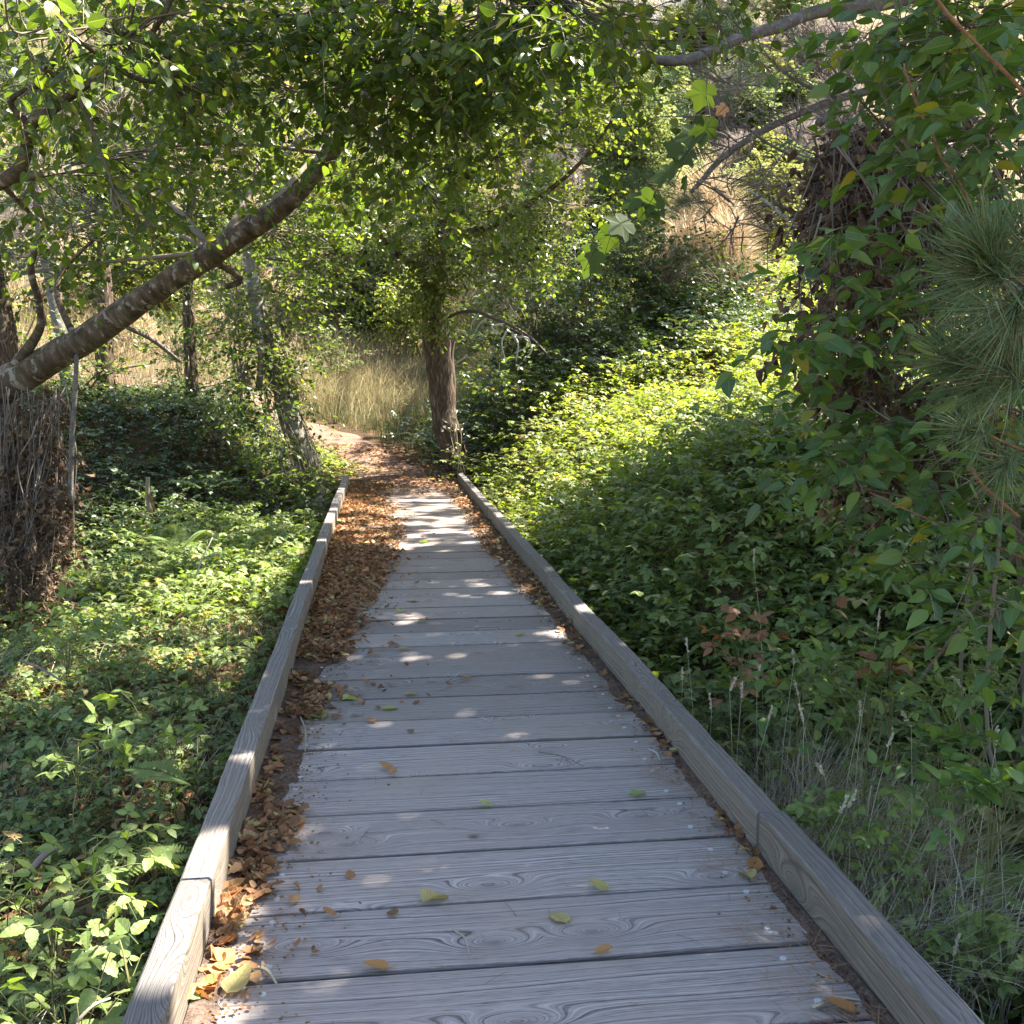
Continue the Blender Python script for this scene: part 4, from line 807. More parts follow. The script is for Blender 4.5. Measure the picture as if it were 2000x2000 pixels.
# ---- unseen overhead leaves, added along the sun rays to shape the dapples ----
def lit(x, y):
    """fraction of ground at (x, y) that the photo shows in sun"""
    f = .05+0*x
    deck = (x > -.62) & (x < 1.25)
    f = np.where(deck, np.interp(y, [3.9, 4.6, 5.6, 7.5, 8.8, 9.6, 10.8, 11.6, 12.3, 14], [-.2, .07, .20, .15, .33, .44, .50, .74, .74, .6]), f)
    f = np.where((x > -.62) & (x < .1) & (y > 9) & (y < 14.3), np.maximum(f, .66), f)
    lft = np.interp(y, [1, 3, 3.6, 5.2, 6.5, 8, 10, 11, 14], [.66, .62, .36, .38, .40, .52, .66, .55, .80])
    f = np.where(x <= -.62, lft, f)
    f = np.where((x > -.62) & (x < -.31) & (y > 1.95) & (y < 2.75), .98, f)
    f = np.where((x > -.62) & (x < -.42) & (((y > 3.2) & (y < 3.4)) | ((y > 3.75) & (y < 3.9))), .9, f)
    f = np.where((x < -3.0), .55, f)
    rb = 9.4-.38*np.clip(x-1.4, 0, 4)
    f = np.where((x > 1.25) & (y > rb), .93, f); f = np.where((x > 1.25) & (y <= rb), .02, f)
    f = np.where((x > 1.4) & (x < 5.2) & (y > 13.8+.3*(x-1.4)), .25, f)
    f = np.where((x > -.1) & (x < 2.4) & (y > 16.5), .35, f)
    return f
def canopy(mb, mbt, x0, x1, y0, y1, dens, seed, zlo, zhi, leaf=.09):
    R = rng(seed); n = int((x1-x0)*(y1-y0)*dens); x = R.uniform(x0, x1, n); y = R.uniform(y0, y1, n)
    lf_ = x < -.62; nz = np.where(lf_, .62*vn(x/.8, y/.5, 31)+.38*vn(x/.2+9, y/.15, 33), .5*vn(x/.45, y/.26, 31)+.5*vn(x/.16+9, y/.12, 33)); nz = np.clip((nz-.5)*1.7+.5, 0, 1); nz = nz+R.normal(0, .03, n)
    lt = lit(x, y); q = (nz > lt) & (lt < .9); x, y = x[q], y[q]; n = len(x); zg = G(x, y); zg = np.where((x > -.6) & (x < 1.2), 0, np.maximum(zg+.25, -.3))
    z = R.uniform(zlo, zhi, n)+.5*vn(x, y, 3); t_ = (z-zg)/S[2]; p = np.stack([x, y, zg], 1)+S*t_[:, None]
    inst(mb, T_LO, p, R.normal(size=(n, 3)), nrm(S*1.3+R.normal(size=(n, 3))*.6), leaf*R.uniform(.7, 1.25, n), R.random(n), 0, np.full(n, 1.3))
    k_ = R.random(n) < .03; a = p[k_]; b = a+np.stack([R.normal(size=k_.sum())*.3, R.normal(size=k_.sum())*.3, R.normal(size=k_.sum())*.12], 1); prisms(mbt, a, b, .006, .003)
mcan, mtw = MB(), MB()
canopy(mcan, mtw, -7, -.55, .8, 10.5, 900, 701, 5.6, 7.6)
canopy(mcan, mtw, -.62, 2.6, -.5, 8.6, 1500, 702, 5.6, 7.6, .10)
canopy(mcan, mtw, 2.6, 7.5, -.5, 8.6, 850, 706, 5.6, 7.6, .10)
canopy(mcan, mtw, -7, 1.3, 8.6, 14.6, 850, 703, 8.2, 9.6)
canopy(mcan, mtw, 1.25, 6.0, 8.6, 18.5, 480, 704, 9.0, 11, .13)
canopy(mcan, mtw, -1.0, 1.25, 15, 22, 420, 705, 10.4, 11.4, .11)
mtw.build('twigs', M['twig'], t4); mcan.build('crown', M['shade'], t4); m_.build('needles', M['pine'], t4)  # crown and twigs here are the added shade-casting leaves, not pine growth
for (u0, v0) in ((1820, 60), (1900, 300)):
    p0 = P(u0, v0, 6.0)

# ------------------------------------------------------------------ right: broad-leaved shrub
g = np.array([2.75, 3.4, 0.]); g[2] = G(2.75, 3.4)-.05
sh = thing('honeysuckle_shrub', 'large shrub with dark pointed leaves filling the upper right edge', 'shrub', g)
mbl, mbt = MB(), MB()
HT = (T_HS, T_HS2)
crown_px(mbl, mbt, [(1880, 60, 2.7, 170, 110, .35, 32), (1760, 40, 3.0, 110, 80, .3, 16), (1780, 150, 2.9, 130, 100, .35, 16), (1930, 260, 2.6, 110, 100, .3, 14), (1800, 290, 3.0, 120, 90, .35, 14), (1700, 60, 3.2, 90, 70, .3, 9), (1700, 230, 3.1, 40, 30, .2, 3),
    (1900, 430, 2.8, 120, 70, .3, 14), (1740, 480, 2.9, 60, 50, .3, 6), (1612, 520, 2.7, 30, 36, .12, 5), (1800, 560, 2.9, 120, 70, .35, 12), (1700, 620, 3.0, 100, 60, .3, 9), (1540, 668, 2.8, 50, 30, .12, 4),
    (1620, 700, 2.9, 50, 40, .2, 4), (1820, 720, 3.0, 130, 70, .35, 14), (1930, 800, 2.8, 100, 90, .3, 12), (1750, 830, 2.9, 100, 60, .3, 10), (1640, 900, 2.9, 70, 50, .25, 8), (1560, 880, 3.0, 40, 40, .2, 3),
    (1800, 930, 2.8, 110, 70, .3, 11), (1930, 990, 2.6, 100, 90, .3, 12), (1840, 1100, 2.7, 110, 80, .3, 9), (1950, 1220, 2.5, 90, 90, .3, 10), (1700, 980, 2.9, 60, 40, .2, 4)], 800, leaf=.072, mul=1.3, T=HT, L=(.12, .28), k=(5, 8), droop=.3, tw=.0016, spread=.8, up=.6)
crown_px(mbl, mbt, [(1850, 200, 3.8, 200, 230, .4, 44), (1850, 620, 3.8, 200, 230, .4, 44), (1880, 1000, 3.6, 170, 160, .4, 26), (1900, 380, 4.6, 180, 200, .4, 40), (1880, 800, 4.4, 180, 160, .4, 24)], 830, leaf=.066, mul=.75, T=HT, L=(.15, .3), k=(5, 8), droop=.3, tw=.0016, up=.5)
R = rng(88)
for k in range(46):                                               # stems rising from the base, arching left
    e = P(R.uniform(1600, 2050), R.uniform(-60, 1150), R.uniform(2.6, 4.2)); b = g+np.array([R.normal()*.35, R.normal()*.5, 0]); mid = b*.45+e*.55+np.array([.25, 0, .3]); tube(mbt, [b, b*.75+mid*.25+R.normal(size=3)*.05, mid, (mid+e)/2+R.normal(size=3)*.05, e], [.009, .008, .006, .005, .003], 6, sub=4, r=R.random())
crown_px(mbl, mbt, [(2180, 150, 3.0, 150, 200, .4, 34), (2200, 500, 3.0, 150, 200, .4, 34), (2200, 850, 2.9, 150, 180, .4, 30), (2180, 1150, 2.7, 150, 130, .35, 20), (2420, 350, 3.4, 150, 260, .5, 44), (2420, 850, 3.3, 150, 240, .5, 40), (2250, 500, 4.2, 260, 380, .5, 60)], 860, leaf=.07, T=HT, L=(.15, .3), k=(5, 8), droop=.3, tw=.0016, up=.5)
mbt.build('stems', M['twig'], sh); mbl.build('leaves', M['honey'], sh)
for pl in ([(1790, -60, 2.2, 6), (1830, 0, 2.2, 7), (1860, 38, 2.2, 9), (1905, 82, 2.2, 8), (1935, 114, 2.2, 11), (1975, 152, 2.2, 9), (2010, 196, 2.2, 9), (2080, 300, 2.2, 9)], [(1765, 130, 2.6, 4), (1795, 215, 2.6, 6), (1822, 262, 2.6, 5), (1840, 310, 2.6, 7), (1868, 345, 2.6, 6), (1905, 420, 2.6, 6)], [(1700, 962, 2.6, 3), (1780, 1000, 2.6, 4), (1900, 1047, 2.6, 5), (2020, 1100, 2.6, 6)], [(1895, 910, 2.4, 8), (1920, 950, 2.4, 9), (1990, 1010, 2.4, 10)]):
    branch(sh, M['orangestem'], pl, 5, 8, .5, 'cane')
# dead tangle inside and left of the shrub
t = thing('dead_vine', 'mass of shrivelled brown leaves and dead stems hanging beside the shrub', 'vines', P(1650, 820, 3.4)); a, b = MB(), MB()
for i, (u, v, ru, rv, Y, n) in enumerate([(1660, 330, 55, 90, 3.9, 260), (1730, 360, 60, 90, 4.0, 260), (1640, 420, 45, 50, 3.8, 150), (1790, 430, 60, 80, 4.1, 160), (1640, 500, 40, 60, 3.6, 60), (1600, 620, 26, 60, 3.3, 40), (1720, 560, 70, 70, 4.0, 120), (1690, 700, 60, 60, 3.9, 110), (1640, 740, 40, 40, 3.4, 50), (1790, 800, 40, 80, 3.4, 70), (1860, 850, 30, 80, 3.2, 60), (1850, 150, 120, 130, 4.6, 220), (1880, 400, 110, 120, 4.8, 200), (1900, 650, 100, 120, 4.4, 160), (1700, 900, 40, 60, 3.4, 50)]):
    dead_tangle(a, b, P(u, v, Y), (ru*Y/2000, .2, rv*Y/2000), n, 900+i, .04)
R = rng(89)
for k in range(60):
    u = R.uniform(1590, 1800); p0 = P(u, R.uniform(250, 420), R.uniform(3.5, 4.1)); p1 = P(u+R.normal()*30, R.uniform(430, 780), R.uniform(3.4, 4)); m0 = (p0+p1)/2+R.normal(size=3)*.06; tube(b, [p0, m0, p1], [.003]*3, 4, sub=5, r=R.random())
b.build('stems', M['deadtwig'], t); a.build('leaves', M['dead'], t)

# pine bough at the right edge
pb = P(2170, 640, 1.95); zb = float(G(pb[0], pb[1])); t = thing('pine_tree', 'young blue green long needled pine reaching in at the right edge of the photo', 'tree', (pb[0], pb[1], zb)); m_ = MB(); nb_ = MB()
tube(m_, [[pb[0]+.03, pb[1], zb-.1], [pb[0], pb[1]+.02, .7], [pb[0]+.02, pb[1], 1.5], [pb[0], pb[1], 2.1]], [.032, .026, .02, .008], 12, sub=6, rough=.35, seed=4); m_.build('trunk', M['pinebark'], t); m_ = MB()
bo = [[(2170, 600, 1.95, 12), (2110, 560, 1.8, 12), (2040, 555, 1.75, 14), (1985, 545, 1.75, 12), (1950, 540, 1.75, 8)], [(2170, 800, 1.95, 12), (2030, 745, 1.9, 12), (1960, 735, 1.9, 10), (1905, 722, 1.9, 6)], [(2170, 660, 1.95, 12), (2060, 620, 2, 10), (1970, 610, 2, 7)], [(2170, 940, 1.95, 10), (2100, 905, 2.05, 10), (2000, 880, 2.1, 9), (1930, 850, 2.1, 6)]]
for pl in bo: trunk(m_, pl, 8, .5, 3)
m_.build('branch', M['orangestem'], t)
for i, (u, v, Y, dx, dz, n, L_) in enumerate([(1955, 540, 1.75, -.5, .5, 230, .125), (1975, 545, 1.75, -.9, .1, 150, .125), (1910, 722, 1.9, -1, .35, 160, .12), (1950, 735, 1.9, -.8, -.3, 120, .12), (1975, 610, 2, -1, 0, 150, .12), (2010, 640, 1.9, -.6, -.5, 160, .13), (2000, 560, 1.75, -.3, -.6, 150, .13), (1935, 850, 2.1, -1, .2, 90, .12), (1990, 880, 2.1, -.7, -.6, 90, .12), (2010, 760, 1.8, -.6, .4, 130, .13), (2030, 520, 1.75, -.5, .6, 90, .12), (1990, 690, 1.85, -.9, .1, 120, .12)]):
    needles(nb_, P(u, v, Y), (dx, -.15, dz), int(n*1.2), L_*1.2, 940+i, .7, 0, .07, 1.15)
for i in range(16):
    needles(nb_, pb+np.array([.12+.25*abs(math.sin(i*2.1)), .3*math.cos(i*1.7), 1.0*(i/16)-.35]), (math.sin(i*2.1)*.8+.3, math.cos(i*1.7), .5), 130, .15, 980+i, .7, 0, .1, 1.15)
    prisms(nb_, (pb+np.array([0, 0, 1.0*(i/16)-.4]))[None], (pb+np.array([.12+.25*abs(math.sin(i*2.1)), .3*math.cos(i*1.7), 1.0*(i/16)-.35]))[None], .006, .004)
nb_.build('needles', M['bluepine'], t)
m_ = MB()
for i, (u, v, Y, dx, dz) in enumerate([(1965, 570, 1.75, -.1, -1), (1990, 600, 1.75, 0, -1), (1950, 760, 1.9, -.2, -1), (1975, 770, 1.9, 0, -1)]): needles(m_, P(u, v, Y), (dx, -.2, dz), 14, .07, 960+i, .4, 0, .04, 1.5)
m_.build('dead_needles', M['brownneedle'], t)

# hanging vine with lobed leaves
t = thing('hanging_vine', 'pale thin vine with lobed green leaves hanging in front of the hillside', 'vine', P(1400, 150, 2.8)); m_ = MB()
vl = [(1405, 60, 2.8, 3), (1380, 170, 2.8, 3), (1385, 240, 2.8, 3), (1345, 300, 2.8, 3), (1315, 360, 2.8, 3), (1290, 380, 2.8, 3), (1255, 420, 2.8, 3), (1220, 460, 2.8, 3), (1180, 500, 2.8, 2.5), (1140, 530, 2.8, 2)]
trunk(m_, [(a_, b_, c_, d_*.6) for a_, b_, c_, d_ in vl], 5, .1, 2); m_.build('stem', M['greentwig'], t)
R = rng(91)
for i, (u, v, s_, ang, m) in enumerate([(1370, 190, 56, 250, 0), (1408, 215, 26, 220, 1), (1378, 258, 58, 262, 0), (1345, 262, 66, 190, 0), (1330, 312, 50, 240, 0), (1290, 335, 66, 195, 0), (1340, 362, 34, 280, 0), (1262, 405, 64, 235, 0), (1285, 412, 50, 300, 0), (1205, 448, 56, 215, 0), (1188, 470, 54, 250, 0), (1150, 515, 66, 245, 0), (1230, 395, 44, 200, 0), (1310, 290, 44, 160, 0)]):
    a = rad(ang); d = CR*math.cos(a)+CU*math.sin(a); L_ = s_*2.8/2000*.98; c = P(u, v, 2.8+R.normal()*.04); nn_ = -CF+CU*.35+R.normal(size=3)*.3
    q = MB(); inst(q, T_LOB, (c-d*L_*.5)[None], (d+CF*R.normal()*.4)[None], nn_[None], L_, np.array([R.random()])); near = min(vl, key=lambda a_: (a_[0]-u)**2+(a_[1]-v)**2)
    prisms(q, (c-d*L_*.5)[None], P(*near[:3])[None], .001, .001); o = q.build('leaf', M['dead' if m else 'vineleaf'], t)

# ------------------------------------------------------------------ brambles and ground cover
def pts(n, x0, x1, y0, y1, seed, f=None, ypow=1.0):
    R = rng(seed); x = R.uniform(x0, x1, n); y = y0+(y1-y0)*R.random(n)**ypow
    q = np.ones(n, bool) if f is None else f(x, y); x, y = x[q], y[q]; return np.stack([x, y, G(x, y)], 1)
offdeck = lambda x, y: (y > 14.3) | (x < XL-.14) | (x > XR+.14)
offpath = lambda x, y: offdeck(x, y) & (pathd(x, y) > .62)
# left, near
mbl, mbt = MB(), MB()
b = pts(1900, -4.6, -.6, 1.4, 7.6, 1001, lambda x, y: offdeck(x, y) & (vn(x*1.3, y*1.3, 21) > .26), 1.1)
canes(mbl, mbt, b, 1002, (.3, .8), .072, 9, up=(.15, .5), sag=(.2, .6))
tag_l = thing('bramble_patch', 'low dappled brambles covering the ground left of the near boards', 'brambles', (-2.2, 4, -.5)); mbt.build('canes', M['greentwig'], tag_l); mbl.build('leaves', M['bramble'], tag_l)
mbl, mbt = MB(), MB(); b = pts(1300, -6.5, -.6, 7.4, 12.2, 1003, offdeck)
canes(mbl, mbt, b, 1004, (.4, 1.0), .095, 8, (T_TRIlo,), (.2, .6), (.2, .6), rr=(0, .97))
b = pts(420, -2.4, -.6, 7.5, 11.5, 1005, offdeck); canes(mbl, mbt, b+[0, 0, .12], 1006, (.3, .7), .10, 8, (T_TRI,), (.25, .55), (.2, .5), rr=(.4, .97))
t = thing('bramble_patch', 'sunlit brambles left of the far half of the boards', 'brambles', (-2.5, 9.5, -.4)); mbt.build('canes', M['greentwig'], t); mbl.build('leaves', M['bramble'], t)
mbl, mbt = MB(), MB(); b = pts(3600, -8, -1.3, 11.2, 17.2, 1007, lambda x, y: offpath(x, y)); canes(mbl, mbt, b, 1008, (.3, .8), .095, 7, (T_TRIlo,), (.2, .55), (.1, .5), rr=(0, .8))
t = thing('ivy_bank', 'dark ivy covered bank around the foot of the pale barked tree', 'ivy', (-3.5, 13.5, .3)); mbt.build('canes', M['twig'], t); mbl.build('leaves', M['ivy'], t)
mbl, mbt = MB(), MB(); b = pts(420, -1.9, -.55, 11.8, 16.8, 1009, lambda x, y: offpath(x, y)); canes(mbl, mbt, b, 1010, (.25, .6), .09, 7, (T_TRIlo,), (.2, .5), (.1, .4))
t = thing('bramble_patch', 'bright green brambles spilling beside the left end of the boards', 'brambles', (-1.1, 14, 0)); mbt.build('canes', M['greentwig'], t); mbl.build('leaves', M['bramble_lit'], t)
# right: shaded mound near, sunlit sheet beyond
mbl, mbt = MB(), MB()
b = pts(3900, 1.2, 5.4, 3.0, 9.9, 1011, lambda x, y: offdeck(x, y)); canes(mbl, mbt, b, 1012, (.3, .9), .108, 8, (T_TRI, T_TRI2), (.2, .55), (.1, .5), rr=(0, .97))
b = pts(700, 1.2, 4.2, 1.4, 3.6, 1013, lambda x, y: offdeck(x, y)); canes(mbl, mbt, b, 1014, (.3, .8), .10, 7, (T_TRI, T_TRI2), (.15, .5), (.1, .5))
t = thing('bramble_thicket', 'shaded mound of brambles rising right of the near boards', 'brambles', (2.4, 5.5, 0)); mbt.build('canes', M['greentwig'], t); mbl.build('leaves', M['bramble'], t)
mbl, mbt = MB(), MB(); b = pts(3000, 1.2, 8.5, 9.6, 14.6, 1015, offdeck); canes(mbl, mbt, b, 1016, (.35, .9), .10, 8, (T_TRIlo,), (.2, .6), (.1, .5))
b = pts(700, 1.15, 5.5, 9.0, 13, 1017, offdeck); canes(mbl, mbt, b+[0, 0, .15], 1018, (.3, .7), .11, 7, (T_TRI,), (.2, .5), (.1, .5))
b = pts(700, 5.0, 10, 12.5, 15.2, 1019, offdeck); canes(mbl, mbt, b+[0, 0, .1], 1020, (.4, 1.), .12, 7, (T_TRIlo,), (.2, .6), (.1, .5))
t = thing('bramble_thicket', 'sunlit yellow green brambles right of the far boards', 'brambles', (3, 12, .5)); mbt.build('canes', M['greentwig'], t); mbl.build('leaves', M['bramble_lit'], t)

mbl, mbt = MB(), MB(); b = pts(1800, .9, 6.5, 14.4, 18.6, 1021, lambda x, y: offpath(x, y) & (pathd(x, y) > 1.0)); canes(mbl, mbt, b, 1022, (.4, 1.), .12, 8, (T_TRIlo,), (.3, .8), (.1, .5))
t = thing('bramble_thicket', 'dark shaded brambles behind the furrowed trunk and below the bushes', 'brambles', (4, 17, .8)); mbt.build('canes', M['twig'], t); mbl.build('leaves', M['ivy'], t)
mbl, mbt = MB(), MB(); b = pts(2600, 1.5, 12, 15.2, 23.5, 1031, lambda x, y: offpath(x, y) & (pathd(x, y) > 1.0) & ((y > 18.4) | (x > 6.3))); canes(mbl, mbt, b, 1032, (.4, 1.), .12, 8, (T_TRIlo,), (.3, .8), (.1, .5))
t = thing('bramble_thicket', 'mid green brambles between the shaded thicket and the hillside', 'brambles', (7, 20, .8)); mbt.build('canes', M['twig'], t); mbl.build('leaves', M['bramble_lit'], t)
# ------------------------------------------------------------------ bushes behind
def bush(x, y, rx, ry, h, n, mat, label, name='bush', leaf=.06, T=(T_LO,), seed=0, stem='twig', group=None, cat='bush', k=(6, 10), z0=None, L=(.15, .35), droop=.1, lump=5):
    z = float(G(x, y)) if z0 is None else z0; t = thing(name, label, cat, (x, y, z), group); a, b = MB(), MB(); R = rng(seed+5000)
    root = np.array([x, y, z-.05])
    for i in range(lump):
        th = R.random()*6.28; rr_ = R.random()**.5*.55; c = np.array([x+rx*rr_*math.cos(th), y+ry*rr_*math.sin(th), z+h*R.uniform(.38, .72)])
        if i == 0: c = np.array([x, y, z+h*.55])
        twigcloud(a, b, c, (rx*.62, ry*.62, h*.48), max(4, n//lump), seed+i*7+1, leaf=leaf, T=T, k=k, L=L, droop=droop, anchor=root, tw=.003, up=.6)
    b.build('stems', M[stem], t); a.build('foliage', M[mat], t); return t
bush(2.95, 16.4, 1.5, 1.2, 1.8, 450, 'ivy', 'dark thicket of small leaves right behind the furrowed trunk', seed=1, leaf=.085)
bush(4.5, 17.5, 1.7, 1.3, 2.0, 450, 'ivy', 'dark leafy thicket between the furrowed trunk and the tall green bush', seed=2, leaf=.085)
bush(2.0, 15.6, .8, .8, 1.1, 80, 'bramble', 'low leafy bush at the foot of the furrowed trunk', seed=3, leaf=.085)
bush(6.4, 17.6, 1.6, 1.2, 1.0, 200, 'hilldark', 'shaded bush behind the sunlit brambles', seed=4, leaf=.085)
bush(5.7, 23.0, 1.15, 1.1, 4.1, 900, 'hillgreen', 'tall dark green bush in front of the orange brush', seed=5, leaf=.10, lump=7)
bush(4.4, 20.5, 1.3, 1.2, 1.7, 400, 'hillgreen', 'mid green bush left of the tall dark bush', seed=6, leaf=.09)
bush(8.5, 22.5, .9, .9, 2.3, 500, 'hillyellow', 'yellow green bush right of the orange brush', seed=7, leaf=.10)
bush(8.6, 19.5, 1.3, 1.0, .9, 260, 'hillgreen', 'low green bush below the orange brush', seed=8, leaf=.09)
bush(11, 19.5, 2.2, 1.5, 2.4, 170, 'hillgreen', 'green bush seen through the right shrub', seed=9, leaf=.1)
bush(.55, 23.3, 1.1, .8, 1.7, 400, 'bramble_lit', 'pale green bush behind the dry grass at the path bend', seed=10, leaf=.09)
bush(-.7, 24.6, 2.4, 1.1, 3.0, 1400, 'ivy', 'dark bush in the hollow behind the dry grass', seed=11, leaf=.10)
bush(1.6, 26.5, 1.9, 1.2, 3.4, 800, 'ivy', 'dark brown shaded bush behind the furrowed trunk', seed=12, leaf=.10)
bush(-2.3, 17.8, .9, .8, 3.3, 200, 'hillgreen', 'tall loose leafy sapling right of the pale barked tree', seed=13, leaf=.075, name='sapling')
bush(-5.1, 13.2, .5, .5, 1.9, 90, 'bramble_lit', 'bright sunlit leafy bush behind the brown vines', seed=14, leaf=.085)
bush(-8.0, 15, 1.6, 1.2, 1.9, 140, 'hillgreen', 'low green bush beyond the left edge vines', seed=15, leaf=.085)
bush(-4.2, 15.2, 1.5, .8, 1.0, 80, 'bramble', 'ivy heap under the slim climber wrapped trunk', seed=16, leaf=.08)
bush(-3.2, 18.3, 1.2, .6, 1.6, 90, 'hillgreen', 'loose green bush behind the climber wrapped slim trunk', seed=17, leaf=.08)
bush(-.9, 22.0, .9, .7, 1.3, 90, 'hillgreen', 'small green bush at the outer bend of the path', seed=18, leaf=.08)
bush(3.0, 22.5, 1.6, 1.1, 2.4, 500, 'hillgreen', 'green bush behind the white dead branch', seed=19, leaf=.09)
bush(-7.2, 21.5, 1.6, 1.2, 2.6, 150, 'hillyellow', 'yellow green bush on the sunny bank at the left', seed=20, leaf=.09)
bush(-10.5, 22.0, 1.8, 1.2, 3.4, 170, 'hillgreen', 'tall green bush near the left edge behind the bank', seed=21, leaf=.09)
# hillside shrubs
R = rng(17); HILLK = [('hillgreen', 'rounded green bush'), ('hillyellow', 'yellow green bush'), ('hilldark', 'dark green bush'), ('purplebrush', 'bare grey brush'), ('orangebrush', 'dry orange brush')]
hs_ = []
def uvhit(u, v):
    d = CF*FPX+CR*(u-1000)-CU*(v-1000); d = d/np.linalg.norm(d)
    for t_ in np.arange(20, 130, .25):
        p = CO+d*t_
        if p[2] < G(p[0], p[1]): return p
    return None
specs = [(1260, 330, 1, 130, 90), (1180, 300, 0, 90, 70), (1340, 330, 1, 80, 60), (1120, 250, 0, 100, 70), (1420, 230, 3, 130, 80), (1500, 340, 1, 110, 60), (1560, 300, 3, 120, 80), (1600, 400, 1, 110, 60), (1450, 330, 3, 120, 70),
         (1380, 460, 4, 150, 150), (1420, 570, 4, 120, 130), (1340, 540, 4, 110, 120), (1250, 230, 1, 100, 70), (1440, 400, 0, 80, 50), (1520, 440, 1, 90, 60), (1380, 380, 0, 80, 50), (1250, 380, 0, 100, 60), (1320, 110, 1, 110, 70), (1460, 180, 1, 110, 70), (1540, 60, 0, 120, 80), (1560, 230, 0, 100, 60), (1150, 120, 0, 110, 80), (1350, 250, 1, 110, 70), (1480, 260, 0, 90, 60), (1300, 420, 1, 120, 70), (1560, 380, 0, 110, 60), (1080, 180, 2, 110, 80), (1050, 480, 2, 110, 80), (950, 300, 0, 130, 90), (800, 300, 0, 130, 90), (680, 320, 2, 130, 90), (500, 260, 0, 130, 90), (350, 200, 0, 140, 90), (150, 220, 1, 140, 90), (50, 180, 0, 140, 90), (240, 560, 1, 120, 70), (420, 520, 0, 110, 80), (1200, 440, 2, 90, 70), (1080, 350, 3, 110, 80), (1010, 280, 1, 90, 60), (1640, 250, 3, 140, 90), (1760, 300, 1, 130, 90), (1850, 200, 3, 140, 90), (1900, 420, 0, 120, 90), (1750, 480, 1, 110, 80), (1960, 560, 1, 100, 80),
         (1300, 180, 0, 90, 60), (1240, 120, 3, 120, 70), (1500, 140, 3, 140, 70), (1620, 110, 3, 130, 70), (1400, 90, 0, 110, 60), (960, 430, 4, 90, 60), (1000, 590, 4, 80, 60), (900, 380, 1, 80, 60), (700, 420, 1, 110, 80), (620, 500, 0, 110, 80), (560, 380, 1, 110, 70), (250, 660, 4, 120, 60), (330, 590, 1, 100, 60), (130, 580, 4, 110, 60), (60, 480, 3, 100, 70), (300, 480, 1, 110, 70), (200, 380, 2, 120, 80), (420, 660, 4, 90, 60), (480, 560, 4, 90, 60), (820, 500, 3, 90, 60), (740, 640, 2, 90, 50), (1140, 530, 2, 80, 60)]
where = lambda u, v: ('low' if v > 450 else 'high' if v < 220 else 'midway')+' on the hillside, '+('far left' if u < 350 else 'left of the pale trunk' if u < 480 else 'between the pale and furrowed trunks' if u < 850 else 'behind the middle crown' if u < 1150 else 'in the open gap' if u < 1480 else 'behind the bare pine branches' if u < 1650 else 'behind the right shrub')
adj = ['ragged', 'spreading', 'low', 'loose', 'dense', 'small', 'wide', 'patchy', 'sparse', 'thin topped', 'flat topped', 'lopsided']
used = {}
for i, (u, v, k, ru, rv) in enumerate(specs):
    p = uvhit(u, v+rv*.5)
    if p is None: continue
    s_ = p[1]/2000; lb = HILLK[k][1]+' '+where(u, v); c_ = 0; b0 = lb
    while lb in used: lb = adj[(i*5+c_) % 12]+' '+b0; c_ += 1
    used[lb] = 1
    if k < 3: bush(p[0], p[1], ru*s_*.6, ru*s_*.5, rv*s_*1.6, 420, HILLK[k][0], lb, 'hillside_bush', .05+.0028*p[1], seed=300+i*11, lump=4, group='bushes on the hillside')
    else:
        t = thing('dry_brush', lb, 'bush', p, 'bushes on the hillside'); m_ = MB(); n = 6500; Rb = rng(3000+i); x = p[0]+Rb.normal(0, ru*s_*.36, n); y = p[1]+Rb.normal(0, ru*s_*.3, n)
        hh = rv*s_*1.4*np.exp(-((x-p[0])/(ru*s_*.7))**2-((y-p[1])/(ru*s_*.7))**2)*Rb.uniform(.4, 1.1, n); bx = p[0]+(x-p[0])*.7; by = p[1]+(y-p[1])*.7
        z0 = G(bx, by)+hh*Rb.uniform(0, .7, n)
        blades(m_, np.stack([bx, by, z0], 1), Rb.random(n)*6.283, np.maximum(hh*.6, .15), Rb.uniform(.2, 1.2, n), np.full(n, .02+.0006*p[1]), 3); m_.build('stems', M[HILLK[k][0]], t)
